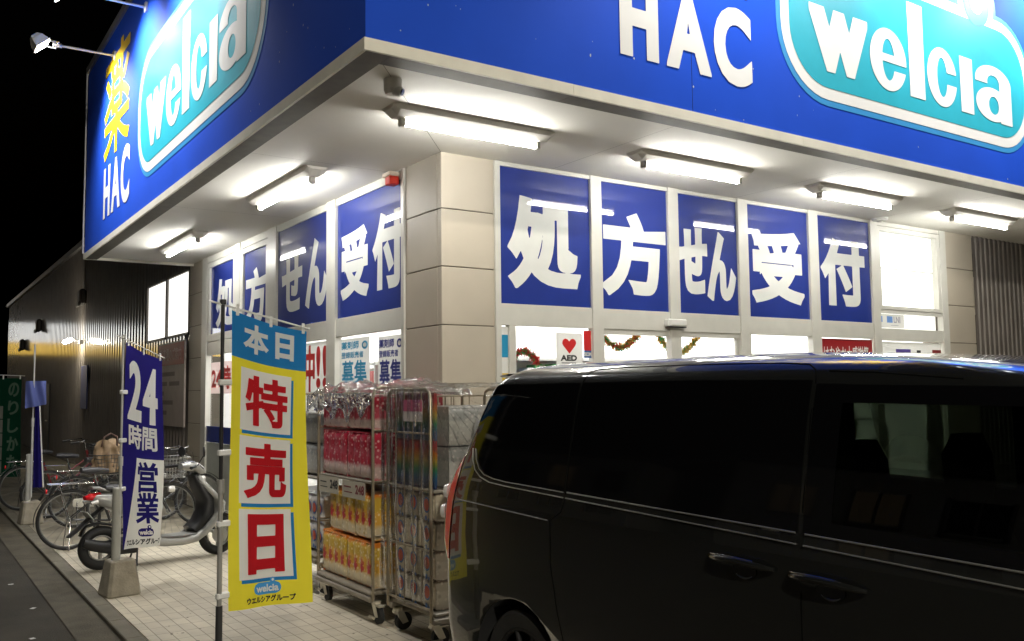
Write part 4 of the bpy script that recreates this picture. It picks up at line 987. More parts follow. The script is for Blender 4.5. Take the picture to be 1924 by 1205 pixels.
card(.013, 1.40, .895, .42, .13, '248', 'cream price card reading 248, right of the two above the yellow packs', tx=mat('maroon_ink', (.15, .01, .02), .5))
card(.05, 2.52, .19, .25, .20, '198', 'white price card hanging at the foot of the cage by the yellow banner', bg=mat('card_white', (.7, .7, .66), .5))
o = thing('product_label', 'pink and white label high on the near cage, under the plastic', 'label', (.05, .50, 1.50), R90)
b = MB(); b.box(-.14, .14, -.003, 0, 0, .15); b.build('sheet', mat('label_white', (.65, .6, .6), .5), o, local=True)
b = MB(); b.box(-.14, .14, -.005, -.0035, .07, .15); b.build('print', mat('label_pink', (.55, .10, .22), .5), o, local=True)

# plastic film: crumpled heap over the middle cage, drawn down over the near cage
def nz(x, y, z=0): return noise.noise(Vector((x, y, z)))
def crum(x, y, k=1): return .55+.7*nz(x*3, y*3, k)-.7*abs(nz(x*6, y*6, k+3))+.35*abs(nz(x*13, y*13, k+7))-.2*abs(nz(x*24, y*24, k+9))
o = thing('plastic_sheet', 'crumpled clear plastic heaped on top of the middle roll cage', 'plastic sheet', (.4, 1.65, 1.70), 0, 'plastic covers on the roll cages')
mb = MB(); mb.smooth = True
def top(a, b_):
    y = 2.24-a*1.26; x = -.03+b_*.88; e = min(a, 1-a, b_, 1-b_)
    z = 1.70+.115*max(0, crum(x*1.3, y*1.3, 2))*min(1, e/.06)-.03*(e < .02)
    return Vector((x+.03*nz(x*7, y*7, 5), y+.03*nz(x*7, y*7, 9), z))
mb.grid(top, 70, 44)
def frontdr(a, b_):
    y = 2.24-a*1.26; dz = b_*(.13+.10*abs(nz(y*4, 0, 1))+.05*math.sin(y*23))
    return Vector((-.035-.03*abs(nz(y*8, b_*2, 3))*(.3+b_), y, 1.70-dz))
mb.grid(frontdr, 60, 8)
mb.build('film', wrap2, o)
o = thing('plastic_sheet', 'clear plastic draped over the near cage with tight folds pulled to the right', 'plastic sheet', (.5, .6, 1.7), 0, 'plastic covers on the roll cages')
mb = MB(); mb.smooth = True
def drape(a, b_):
    y = .97-a*.74; z = 1.735-b_*1.42; f = .024*abs(math.sin(a*19+2.5*nz(a*3, z*1.5, 1)))**.6*(.5+.6*b_)+.018*nz(a*14, z*2.2, 4)
    return Vector((.045-abs(f)*1.0-.006, y, z-.02*abs(nz(a*9, 1, 1))))
mb.grid(drape, 60, 50)
def topp(a, b_):
    return Vector((.04+b_*.9, .97-a*.74, 1.735+.035*crum(a*1.2, b_*1.2, 5)))
mb.grid(topp, 30, 34)
def sided(a, b_):
    # folds run fan-like from the cage corner down to a gathered knot
    x = .045+a*.93; z = 1.735-b_*(.42+.5*a); k = math.atan2(b_+.05, a+.05)
    f = .035*math.sin(k*26)+.02*nz(a*6, b_*6, 8)
    return Vector((x, .235-abs(f)*(.5+a), z))
mb.grid(sided, 60, 44)
mb.build('film', wrap, o)
# the gathered bunch of the sheet
b = MB(); b.smooth = True
for k in range(7):
    p = [Vector((.40+.03*math.sin(k*2)+.012*j*j*.12, .20-.008*k, 1.50-.045*j+.018*math.sin(j*1.7+k))) for j in range(6)]
    b.tube(p, [.012, .026, .02, .028, .018, .008], 8)
b.build('gathered_fold', glassmat('plastic_fold', (.85, .85, .83), .30, .15, bump=1, bs=14, edge=.6, milk=.35), o)

# ------------------------------------------------------------------ nobori banners
def cloth_fr(P0, Ud, W_, H_, droop, amp, seed, sway=0.0):
    Ud = Vector((math.sin(math.radians(Ud)), math.cos(math.radians(Ud)), 0)); N = Vector((Ud.y, -Ud.x, 0))
    def fr(u, v, d=0):
        t = (H_-v)/H_; q = max(0, u/W_)
        wv = amp*(.4+t)*(math.sin(q*5.0+t*2.2+seed)*q+.35*math.sin(q*9+t*6+seed))+sway*t*t*q
        lift = -droop*u*(1-.55*t)-.018*math.sin(q*PI)*(t < 2)*(1-t)
        return Vector(P0)+Ud*(u*(1-.03*t*q))+N*(wv+d)+Vector((0, 0, v-H_+lift))
    return fr
def nobori(label, base, top_z, bar_u, fr, W_, H_, Ud, droop, basecol, lean=(0, 0), pole_r=.011, poleM=None, grp='tall vertical banners on poles', dark=False, clips=4, cl=.045):
    o = thing('nobori_banner', label, 'banner', base, 0, grp, tilt=lean)
    P = Vector(base); Uv = Vector((math.sin(math.radians(Ud)), math.cos(math.radians(Ud)), 0))
    b = MB(); zc = top_z*.52; pm = poleM or steel
    b.cyl(P+Vector((0, 0, zc)), P+Vector((0, 0, top_z)), pole_r*.75, n=10); b.cyl(P+Vector((0, 0, top_z)), P+Vector((0, 0, top_z+.03)), pole_r*1.3, n=10); b.build('upper_pole', mat('pole_dark_reflection', (.02, .02, .02), .35) if dark else pm, o)  # dark=True puts the steel pole's dark reflection into the upper tube's colour
    b = MB(); b.cyl(P+Vector((0, 0, .02)), P+Vector((0, 0, zc)), pole_r, n=12); b.cyl(P+Vector((0, 0, zc-.05)), P+Vector((0, 0, zc+.03)), pole_r*1.5, n=12); b.build('lower_pole', pm, o)
    b = MB(); s0 = Vector((0, 0, top_z-.0)); b.tube([P+s0-Uv*.10+Vector((0, 0, .10*droop)), P+s0+Uv*.2-Vector((0, 0, .2*droop)), P+s0+Uv*(W_+.08)-Vector((0, 0, (W_+.08)*droop))], .006, 8); b.build('cross_bar', whiteplas, o)
    for k in range(clips):
        v = H_-.02-.42*k if k else H_-.03; q = fr(0, v); b = MB()
        if k == 0: continue
        b.rbox(-.022, cl+.02, -.016, .016, -.018, .018, .006, Matrix.Translation(Vector((P.x, P.y, q.z)))@Matrix.Rotation(PI/2-math.radians(Ud), 4, 'Z')); b.build('clip', whiteplas, o)
    for u in (.04, W_*.5, W_-.03):
        b = MB(); q = fr(u, H_); b.rbox(-.012, .012, -.004, .004, -.02, .05, .003, Matrix.Translation(q)@Matrix.Rotation(PI/2-math.radians(Ud), 4, 'Z')); b.build('loop', whiteplas, o)
    return o
def clothmesh(fr, x, y, W_, H_, d=0, nu=16, nv=48): 
    b = MB(); b.smooth = True; b.grid(lambda a, c: fr(x+a*W_, y+c*H_, d), nu, nv); return b
def pill(par, fr, cx, cy, w_, h_, d, mo=bannerw, mi=lightblue, sub=.03):
    def ext(c): return w_/2-h_/2+h_/2*math.sqrt(max(0, 1-(2*c-1)**2))
    b = MB(); b.grid(lambda a, c: fr(cx+(2*a-1)*ext(c), cy-h_/2+c*h_, d), 12, 8); b.grid(lambda a, c: fr(cx+w_*.22+h_*.26*c*math.cos(2*PI*a), cy+h_*.62+h_*.26*c*math.sin(2*PI*a), d+.0006), 16, 2); b.build('emblem', mi, par)
    b = MB(); poly(b, disc(cx+w_*.22, cy+h_*.66, h_*.12, 12), fr, d+.003); text(b, 'welcia', cx-w_*.42, cy-h_*.30, w_*.84, h_*.62, fr, .0025, d+.002, .03); b.build('lettering', mo, par)

# yellow sale banner
B1 = (-1.300, .385, 0); W_, H_ = .60, 1.80; Uv = 70
f1 = cloth_fr((B1[0]+.065*math.sin(math.radians(Uv)), B1[1]+.065*math.cos(math.radians(Uv)), 2.215), Uv, W_, H_, .17, .024, .4, .05)
n1 = nobori('yellow banner with a blue top reading 本日特売日, nearest the viewer', B1, 2.245, W_, f1, W_, H_, Uv, .17, bannery, dark=True, pole_r=.015, clips=5)
bxs = ((1.09, 1.475), (.64, 1.055), (.175, .605))
ub = sorted([W_*k/14 for k in range(15)]+[.07, .475, .085, .495]); vb = sorted([1.8*k/44 for k in range(45) if abs(1.8*k/44-1.525) > .02]+[1.525]+[y+q for y0, y1 in bxs for y, q in ((y0, 0), (y1, 0), (y0, -.022), (y1, -.022))])
b = MB(); b.smooth = True; b.v = [f1(u, v) for u in ub for v in vb]; nv_ = len(vb)
for i in range(len(ub)-1):
    for j in range(nv_-1):
        cu_, cv_ = (ub[i]+ub[i+1])/2, (vb[j]+vb[j+1])/2; m_ = 1 if cv_ > 1.525 else 0
        for y0, y1 in bxs:
            if .07 < cu_ < .475 and y0 < cv_ < y1: m_ = 2; break
            if .085 < cu_ < .495 and y0-.022 < cv_ < y1-.022: m_ = 1
        b.f.append([i*nv_+j, (i+1)*nv_+j, (i+1)*nv_+j+1, i*nv_+j+1]); b.mi.append(m_); b.sm.append(True)
cl = b.build('cloth', [bannery, bannerb, bannerw], n1)
t = MB(); S_ = .05
text(t, '特', .105, 1.125, .335, .315, f1, .010, .0045, S_); text(t, '売', .105, .675, .335, .345, f1, .012, .0045, S_); text(t, '日', .125, .205, .295, .37, f1, .018, .0045, S_)
t.build('lettering', bannerr, cl)
t = MB(); text(t, '本', .085, 1.575, .195, .185, f1, .007, .003, S_); text(t, '日', .335, 1.58, .155, .175, f1, .009, .003, S_); t.build('lettering', bannerw, cl)
pill(cl, f1, .285, .112, .215, .075, .003); t = MB(); text(t, 'ウエルシアグループ', .12, .024, .36, .042, f1, .0018, .003, .04); t.build('lettering', bannerk, cl)
b = MB(); P = Vector(B1)
b.cyl(P+Vector((0, 0, .02)), P+Vector((0, 0, .46)), .022, .020, 12); b.rbox(P.x-.20, P.x+.20, P.y-.20, P.y+.20, 0, .09, .03); b.build('base', mat('base_black', (.03, .03, .03), .5), n1)

# navy 24 hour banner
B2 = (-1.285, 3.37, 0); Uv = 43
f2 = cloth_fr((B2[0]+.035*math.sin(math.radians(Uv)), B2[1]+.035*math.cos(math.radians(Uv)), 2.175), Uv, .60, 1.80, .22, .030, 2.0, .03)
n2 = nobori('navy banner reading 24時間営業 in front of the grey scooter', B2, 2.205, .6, f2, .6, 1.8, Uv, .22, bannern, lean=(0, .008), pole_r=.013, poleM=mat('pole_grey', (.50, .50, .47), .35, metal=.2), clips=4)
cc = lambda v: .21-.19*(1-max(0, min(1, (v-.012)/.80)))**1.4
b = MB(); b.smooth = True; b.grid(lambda a, c: f2(a*.6, .812+c*.988), 16, 24)
b.grid(lambda a, c: f2(a*cc(c*.812), c*.812), 6, 22); b.cur = 1; b.grid(lambda a, c: f2(cc(c*.812)+a*(.6-cc(c*.812)), c*.812), 12, 22)
cl = b.build('cloth', [bannern, bannerw], n2)
t = MB(); text(t, '2', .06, 1.14, .21, .54, f2, .020, .003, S_); text(t, '4', .29, 1.14, .24, .54, f2, .020, .003, S_)
text(t, '時', .08, .89, .20, .22, f2, .006, .003, S_); text(t, '間', .30, .89, .21, .22, f2, .006, .003, S_); t.build('lettering', bannerw, cl)
t = MB(); text(t, '営', .235, .50, .265, .285, f2, .008, .0035, S_); text(t, '業', .235, .215, .265, .285, f2, .007, .0035, S_); t.build('lettering', bannern, cl)
pill(cl, f2, .34, .135, .16, .075, .003, mi=bannern); t = MB(); text(t, 'ウエルシアグループ', .07, .025, .47, .055, f2, .0025, .003, .04); t.build('lettering', bannerk, cl)

# far pole with a furled cloth, far green banner
B3 = (-1.37, 8.80, 0)
f3 = cloth_fr((B3[0]+.02, B3[1], 2.02), 75, .16, 1.55, .0, .02, 1.0, 0)
n3 = thing('nobori_banner', 'furled blue banner wrapped round the far grey pole', 'banner', B3, 0, 'tall vertical banners on poles')
b = MB(); P = Vector(B3); b.cyl(P+Vector((0, 0, .35)), P+Vector((0, 0, 1.35)), .016, n=10); b.cyl(P+Vector((0, 0, 1.3)), P+Vector((0, 0, 1.42)), .022, n=10); b.cyl(P+Vector((0, 0, 1.35)), P+Vector((0, 0, 2.42)), .011, n=10); b.build('pole', mat('pole_grey'), n3)
b = MB(); b.smooth = True
b.grid(lambda a, c: P+Vector((-.10+a*.25, -.03+.04*math.sin(a*11+c*3), 1.55+c*.37+.05*a*(1-c))), 16, 8); b.build('cloth', paper('cloth_lavender', (.16, .20, .50), .4), n3)
b = MB(); b.smooth = True
b.grid(lambda a, c: P+Vector((.02+a*(.05+.07*(1-c)), -.02+.03*math.sin(a*8), .48+c*1.1)), 10, 10); b.build('cloth', bannern, n3)
b = MB(); b.smooth = True; b.grid(lambda a, c: P+Vector((.065+a*.015+.07*(1-c), -.06, .48+c*1.1)), 2, 10); b.build('cloth_edge', bannerw, n3)
B4 = (-1.66, 13.6, 0)
f4 = cloth_fr((B4[0]+.03, B4[1], 2.08), 80, .62, 1.8, .04, .03, .6, .1)
n4 = nobori('dark green banner with white characters at the far left edge', B4, 2.12, .62, f4, .62, 1.8, 80, .04, bannern, pole_r=.014, clips=3)
cl = clothmesh(f4, 0, 0, .62, 1.8).build('cloth', paper('banner_green', (.008, .05, .028), .4), n4)
t = MB()
for k, ch in enumerate('のりしかた'): text(t, ch, .40, 1.46-.33*k, .18, .26, f4, .008, .003, S_)
t.build('lettering', mat('banner_pale_green', (.05, .10, .065), .75), cl)
t = MB()
for k in range(5): t.grid(lambda a, c, k=k: f4(.08+a*.24, .06+k*.25+c*.23, .002), 4, 4)
t.build('print', mat('banner_grey_print', (.12, .13, .11), .75), cl)
b = MB(); P = Vector(B4); b.rbox(P.x-.18, P.x+.18, P.y-.18, P.y+.18, 0, .1, .03); b.build('base', conc, n4)

# concrete feet with grey pipe
def foot(x, y, rz, label, pipe_h, off):
    o = thing('pipe_stand', label, 'concrete stand', (x, y, 0), rz, 'concrete feet holding the banner poles')
    b = MB(); a, c, h = .142, .104, .30
    pts = lambda q, z, k: [Vector((q*math.cos(PI/8+PI/4*i)*1.08, q*math.sin(PI/8+PI/4*i)*1.08, z)) for i in range(8)]
    ch = .026
    def sq(q, z): return [Vector(v) for v in ((-q+ch, -q, z), (q-ch, -q, z), (q, -q+ch, z), (q, q-ch, z), (q-ch, q, z), (-q+ch, q, z), (-q, q-ch, z), (-q, -q+ch, z))]
    L_ = [sq(a*.97, 0), sq(a, .015), sq(c, h-.012), sq(c-.012, h)]; vs = [v for r_ in L_ for v in r_]; fs_ = []
    for i in range(3):
        for k in range(8): fs_.append((i*8+k, i*8+(k+1) % 8, (i+1)*8+(k+1) % 8, (i+1)*8+k))
    fs_.append(list(range(24, 32))); fs_.append(list(range(7, -1, -1))); b.add(vs, fs_)
    b.build('foot', conc, o, local=True, bevel=.006)
    b = MB(); b.cyl((off[0], off[1], h-.02), (off[0], off[1], pipe_h), .036, n=20); b.cyl((off[0], off[1], pipe_h), (off[0], off[1], pipe_h+.012), .038, .034, 20); b.build('pipe', mat('pipe_grey', (.42, .42, .38), .45, metal=.15, var=.12), o, local=True)
foot(-1.27, 3.39, .15, 'concrete foot with a grey pipe below the navy banner', .90, (-.045, -.02))
foot(-1.36, 8.84, .1, 'concrete foot with a grey pipe under the far furled banner', .92, (-.04, 0))

# ------------------------------------------------------------------ scooter
sco = thing('scooter', 'silver and black motor scooter parked behind the navy banner', 'scooter', (-1.2014, 4.6805, 0), math.radians(8.09), None, tilt=(math.radians(-2), 0))
silver = mat('scooter_silver', (.36, .36, .34), .30, metal=.2, coat=.6, coatr=.1, var=.03)
def wheel(par, x, z, R0, r, name='wheel', spokes=3, rimm=None, hub=.035, wd=.09):
    b = MB(); b.torus((x, 0, z), (0, 1, 0), R0-r, r, 40, 12); w_ = b.build(name, rubber, par, local=True)
    b = MB(); rr = R0-2*r+.008; b.torus((x, 0, z), (0, 1, 0), rr, .010, 36, 8)
    for y in (-.025, .025): b.torus((x, y, z), (0, 1, 0), rr-.008, .008, 36, 6)
    for k in range(spokes):
        a = 2*PI*k/spokes+.5; d = Vector((math.cos(a), 0, math.sin(a))); b.tube([Vector((x, 0, z))+d*.03, Vector((x, 0, z))+d*rr], [.022, .014], 8)
    b.cyl((x, -wd/2, z), (x, wd/2, z), hub, n=16); b.build('rim', rimm or mat('alloy', (.5, .5, .48), .35, metal=.7), w_, local=True); return w_
wheel(sco, 0, .213, .213, .048); wheel(sco, 1.205, .213, .213, .045)
# leg shield and silver lower body (one sweeping band)
b = MB(); b.loft([(.955, .85, .10, .03), (.985, .79, .15, .035), (1.05, .70, .18, .036), (1.13, .62, .20, .038), (1.185, .545, .21, .042), (1.175, .475, .205, .046), (1.11, .38, .19, .048), (1.02, .28, .175, .052), (.92, .215, .165, .055), (.78, .195, .16, .05), (.62, .205, .16, .052), (.48, .235, .155, .06), (.36, .28, .15, .07)], 20, 3.0); b.build('leg_shield', silver, sco, local=True)
b = MB(); b.loft([(.93, .86, .09, .04), (.985, .74, .145, .05), (1.06, .60, .165, .06), (1.06, .47, .16, .07), (.99, .36, .15, .06), (.90, .29, .14, .05)], 16, 3); b.build('inner_panel', black, sco, local=True)
b = MB(); b.loft([(.93, .255, .15, .012), (.75, .25, .15, .014), (.55, .26, .145, .014)], 12, 4); b.build('floor_board', mat('floor_grey', (.16, .16, .15), .7), sco, local=True)
# rear body
b = MB(); b.loft([(.50, .45, .12, .16), (.38, .55, .14, .14), (.22, .62, .145, .11), (.06, .67, .13, .085), (-.06, .70, .10, .05), (-.12, .72, .05, .02)], 20, 2.8); b.build('rear_body', silver, sco, local=True)
b = MB(); b.loft([(.55, .34, .10, .10), (.40, .36, .10, .12), (.25, .36, .09, .10)], 14, 2.6); b.build('engine_cover', black, sco, local=True)
b = MB(); b.loft([(.58, .68, .08, .02), (.48, .715, .12, .045), (.32, .735, .14, .05), (.14, .775, .14, .05), (.02, .79, .10, .03)], 18, 2.8); b.build('seat', mat('seat_vinyl', (.02, .02, .022), .45), sco, local=True)
b = MB(); b.loft([(.06, .755, .09, .012), (-.04, .80, .10, .016), (-.10, .80, .09, .012)], 12, 3); b.build('rear_carrier', silver, sco, local=True)
b = MB(); b.loft([(-.02, .725, .085, .035), (-.10, .712, .08, .038), (-.155, .705, .05, .02)], 14, 2.6); b.build('tail_light', redlens, sco, local=True)
for sg in (-1, 1):
    b = MB(); b.loft([(-.06, .67, .028, .022, sg*.10), (-.13, .66, .02, .015, sg*.12)], 10); b.build('indicator', clearlens, sco, local=True)
b = MB(); b.loft([(.02, .60, .06, .015), (-.08, .53, .07, .012), (-.18, .44, .075, .010), (-.30, .345, .07, .008)], 10, 3.5); b.build('mud_flap', black, sco, local=True)
b = MB(); b.rbox(-.10, .10, -.004, .004, -.055, .055, .003, Matrix.Translation((-.125, 0, .535))@Matrix.Rotation(math.radians(90), 4, 'Z')@Matrix.Rotation(math.radians(-38), 4, 'X')); b.build('licence_plate', mat('plate_white', (.65, .65, .62), .4), sco, local=True)
b = MB(); b.loft([(-.19, .34, .05, .012), (-.15, .43, .055, .012), (-.02, .455, .055, .012), (.12, .42, .055, .012), (.2, .33, .05, .012)], 10, 3); b.build('rear_fender', black, sco, local=True)
b = MB(); b.loft([(.36, .24, .05, .07), (.15, .215, .055, .075), (0, .213, .05, .05), (-.04, .213, .03, .03)], 14, 2.6); b.build('crank_case', mat('engine_dark', (.06, .06, .06), .45, metal=.4), sco, local=True)
b = MB(); b.loft([(.30, .17, .03, .035, -.12), (.10, .20, .05, .06, -.13), (-.12, .26, .05, .055, -.13), (-.2, .29, .035, .04, -.13)], 14); b.build('exhaust', mat('exhaust_black', (.03, .03, .03), .4, metal=.5), sco, local=True)
b = MB(); b.tube([(1.205, -.065, .213), (1.15, -.065, .42), (1.06, -.04, .58)], .018, 8); b.tube([(1.205, .065, .213), (1.15, .065, .42), (1.06, .04, .58)], .018, 8); b.build('fork', mat('fork_grey', (.2, .2, .2), .4, metal=.6), sco, local=True)
b = MB(); b.cyl((1.205, -.052, .213), (1.205, -.060, .213), .085, n=24); b.build('brake_disc', steel, sco, local=True)
b = MB(); b.loft([(1.33, .405, .05, .012), (1.24, .445, .06, .014), (1.12, .43, .06, .014), (1.03, .36, .055, .012)], 12, 3); b.build('front_fender', black, sco, local=True)
b = MB(); b.loft([(.80, .955, .06, .03), (.87, .955, .12, .045), (.95, .935, .14, .055), (1.01, .90, .10, .045), (1.04, .875, .05, .02)], 18, 2.5); b.build('handlebar_cowl', silver, sco, local=True)
b = MB(); b.loft([(.825, .985, .05, .012), (.90, 1.0, .085, .012), (.95, .985, .05, .01)], 14); b.build('dashboard', mat('dash_glass', (.25, .26, .33), .1, coat=1), sco, local=True)
b = MB(); b.loft([(1.00, .905, .085, .038), (1.045, .885, .06, .025)], 14); b.build('headlight', clearlens, sco, local=True)
for sg in (-1, 1):
    b = MB(); b.tube([(.93, sg*.10, .95), (.86, sg*.22, .955), (.78, sg*.33, .945)], .012, 8); b.tube([(.86, sg*.22, .955), (.775, sg*.335, .945)], .018, 8); b.tube([(.93, sg*.2, .96), (.90, sg*.34, .93)], .005, 6); b.build('handlebar', black, sco, local=True)
    b = MB(); b.tube([(.90, sg*.2, .96), (.93, sg*.27, 1.06)], .005, 6); b.cyl((.925, sg*.28, 1.10), (.94, sg*.285, 1.10), .055, .05, 20); b.build('mirror', black, sco, local=True)
b = MB(); 
for sg in (-1, 1): b.tube([(.34, sg*.05, .17), (.31, sg*.12, .01), (.26, sg*.13, .008)], .010, 8)
b.tube([(.32, -.1, .06), (.32, .1, .06)], .008, 6); b.build('kick_stand', black, sco, local=True)

# ------------------------------------------------------------------ bicycles
def bicycle(label, loc, rz, framem, guard, basket, bag=False, case=True, lean=0):
    o = thing('bicycle', label, 'bicycle', loc, rz, 'bicycles parked against the side wall', tilt=(lean, 0))
    R0 = .335; xf = 1.08
    for x, nm in ((0, 'rear'), (xf, 'front')):
        b = MB(); b.torus((x, 0, R0), (0, 1, 0), R0-.018, .018, 44, 8); w_ = b.build('wheel', rubber, o, local=True)
        b = MB(); b.torus((x, 0, R0), (0, 1, 0), R0-.038, .009, 44, 6); b.cyl((x, -.04, R0), (x, .04, R0), .022, n=12)
        for k in range(18):
            a = 2*PI*k/18; d = Vector((math.cos(a), 0, math.sin(a))); c_ = Vector((x, .03 if k % 2 else -.03, R0)); b.tube([c_, Vector((x, 0, R0))+d*(R0-.04)], .0014, 4, cap=False)
        b.build('rim', mat('dull_rim', (.22, .22, .21), .4, metal=.7), w_, local=True)  # one even dark metal for rim, hub and spokes
        b = MB(); b.smooth = True; a0, a1 = (.05*PI, 1.05*PI) if x == 0 else (.15*PI, .75*PI)
        b.grid(lambda a, c: Vector((x+(R0+.02)*math.cos(a0+a*(a1-a0)), -.026+c*.052, R0+(R0+.02)*math.sin(a0+a*(a1-a0))+.006*math.sin(PI*c))), 24, 4); b.build('mudguard', guard, o, local=True)
    b = MB(); bb = (.43, 0, .29); st = (.28, 0, .70); hd = (.90, 0, .80); hl = (.945, 0, .66)
    b.tube([hl, (.72, 0, .42), (.52, 0, .30), bb], .018, 10); b.tube([(.91, 0, .74), (.66, 0, .55), (.36, 0, .47)], .014, 8); b.tube([bb, st], .016, 8)
    for sg in (-.05, .05): b.tube([bb, (0, sg, R0)], .010, 6); b.tube([(.32, 0, .60), (0, sg, R0)], .008, 6)
    b.tube([(.895, 0, .86), (.95, 0, .64)], .021, 10)
    b.build('frame', framem, o, local=True)
    b = MB()
    for sg in (-.05, .05): b.tube([(.95, sg*.7, .64), (1.0, sg, .5), (xf, sg, R0)], .010, 6)
    b.build('fork', framem, o, local=True)
    b = MB(); b.tube([(.885, 0, .86), (.87, 0, .98)], .012, 8); b.tube([(.66, -.26, 1.0), (.76, -.27, 1.01), (.86, -.16, 1.03), (.89, 0, .99), (.86, .16, 1.03), (.76, .27, 1.01), (.66, .26, 1.0)], .011, 8); b.build('handlebar', chrome, o, local=True)
    for sg in (-1, 1):
        b = MB(); b.tube([(.60, sg*.255, .995), (.72, sg*.268, 1.008)], .017, 8); b.build('grip', black, o, local=True)
    b = MB(); b.tube([st, (.25, 0, .82)], .012, 8); b.build('seat_post', chrome, o, local=True)
    b = MB(); b.loft([(.40, .85, .03, .025), (.30, .86, .05, .035), (.18, .865, .10, .04), (.11, .87, .09, .03)], 14, 2.3); b.build('saddle', mat('saddle_black', (.03, .03, .035), .45), o, local=True)
    if case:
        b = MB(); b.rbox(0, .49, -.062, -.045, .235, .40, .03) if False else None
        fr = lambda u, v, d=0: Vector((u, -.045-d, v)); P = rrect(.36, .215, .19, .19, .08, 6)
        P = [(-.05, .30), (-.04, .27), (.20, .255), (.34, .215), (.46, .19), (.54, .23), (.555, .31), (.50, .375), (.40, .39), (.25, .375), (-.03, .375), (-.05, .35)]
        b.prism(P, 0, .022, fr); b.build('chain_case', guard if case is True else case, o, local=True, bevel=.004)
    b = MB(); b.cyl((.43, -.09, .29), (.43, .09, .29), .018, n=10); b.tube([(.43, -.09, .29), (.40, -.095, .13)], .009, 6); b.tube([(.43, .09, .29), (.46, .095, .45)], .009, 6)
    b.rbox(.36, .44, -.17, -.10, .115, .14, .006); b.rbox(.42, .50, .10, .17, .435, .46, .006); b.build('crank', chrome, o, local=True)
    b = MB(); b.tube([(-.0, -.07, R0), (-.02, -.16, .02)], .009, 6); b.tube([(0, .07, R0), (-.02, .16, .02)], .009, 6); b.tube([(-.02, -.16, .02), (-.02, .16, .02)], .009, 6); b.build('kick_stand', chrome, o, local=True)
    b = MB()
    for y in (-.06, 0, .06): b.tube([(.24, y, .73), (-.22, y, .735)], .006, 6)
    for x in (-.2, -.0, .2): b.tube([(x, -.065, .733), (x, .065, .733)], .006, 6)
    for sg in (-.06, .06): b.tube([(-.12, sg, .73), (0, sg, R0)], .006, 6)
    b.build('rear_carrier', chrome, o, local=True)
    b = MB(); b.cyl((-.23, 0, .66), (-.245, 0, .66), .026, n=14); b.build('reflector', redlens, o, local=True)
    b = MB()
    for sg in (-1, 1): b.tube([(.80, sg*.24, .99), (.93, sg*.14, .95), (.99, sg*.04, .86), (.97, sg*.03, .70)], .0035, 5)
    b.tube([(.60, .2, .97), (.74, .2, .965)], .004, 5); b.tube([(.60, -.2, .97), (.74, -.2, .965)], .004, 5); b.build('brake_cable', black, o, local=True)
    b = MB(); b.loft([(1.05, .60, .03, .03, -.07), (1.10, .60, .04, .04, -.07), (1.12, .60, .035, .035, -.07)], 14); b.build('front_lamp', clearlens, o, local=True)
    if basket:
        bx, bz, mm = basket; b = MB()
        for j in range(6):
            t_ = j/5; z = bz+.23*t_; hx, hy = .12+.045*t_, .15+.04*t_
            b.tube([(bx-hx, -hy, z), (bx+hx, -hy, z), (bx+hx, hy, z), (bx-hx, hy, z)], .005 if j < 5 else .008, 5, closed=True)
        for k in range(9):
            f = -1+2*k/8
            for sg in (-1, 1): b.tube([(bx+f*.12, sg*.15, bz), (bx+f*.165, sg*.19, bz+.23)], .003, 4, cap=False); b.tube([(bx+sg*.12, f*.15, bz), (bx+sg*.165, f*.19, bz+.23)], .003, 4, cap=False)
            b.tube([(bx+f*.12, -.15, bz), (bx+f*.12, .15, bz)], .003, 4, cap=False)
        b.build('basket', mm, o, local=True)
    return o
wm = mat('basket_wire', (.35, .35, .33), .4, metal=.5); wk = mat('basket_black', (.05, .05, .05), .5)
cream = mat('chain_case_cream', (.60, .57, .48), .4, var=.06)
bk = mat('frame_black', (.02, .02, .022), .3, coat=.5); bs_ = mat('frame_silver', (.5, .5, .5), .3, metal=.6); br_ = mat('frame_maroon', (.16, .015, .02), .3, coat=.5)
bicycle('black bicycle with a cream chain case, its rear wheel beside the far concrete foot', (-.93, 8.0, 0), .06, bk, mat('guard_chrome', (.5, .5, .5), .25, metal=.8), (1.10, .72, wk), case=cream, lean=-.03)
bicycle('maroon bicycle behind the far furled banner with a grey saddle', (-1.30, 10.5, 0), .10, br_, bk, (1.10, .72, wk), lean=.02)
bicycle('dark bicycle with a wire front basket right behind the scooter', (-1.28, 6.15, 0), .04, bk, bk, (1.10, .74, wm), case=None, lean=.02)
bicycle('black bicycle just past the far concrete foot, behind its pole', (-1.12, 9.25, 0), -.05, bk, bk, (1.10, .72, wk), case=None, lean=-.03)
bx = bicycle('black bicycle with a rear basket holding a tan bag', (-.62, 7.15, 0), .12, bk, bk, (-.10, .745, wk), lean=-.02)
o = thing('tote_bag', 'crumpled tan bag in the rear basket of a black bicycle', 'bag', (-.72, 7.13, .76), .3)
b = MB(); b.smooth = True
def bag(a, c):
    th = 2*PI*a; r_ = .17*(1-.25*c)+.035*nz(3*math.cos(th), 3*math.sin(th), c*5)+.02*math.sin(th*7+c*4); z = c*.36+.05*c*math.sin(2*th)
    return Vector((r_*math.cos(th)*1.05, r_*math.sin(th)*.8, z))
b.grid(bag, 48, 16); b.grid(lambda a, c: Vector((bag(a, 1).x*(1-c), bag(a, 1).y*(1-c), bag(a, 1).z-.05*c)), 48, 5); b.build('bag_body', mat('canvas_tan', (.22, .15, .085), .75, var=.2, vs=14), o, local=True)
b = MB(); b.tube([(-.1, -.05, .32), (-.08, -.07, .44), (0, -.08, .48), (.08, -.07, .44), (.1, -.05, .32)], .012, 6); b.build('handle', mat('strap_dark', (.06, .03, .02), .7), o, local=True)

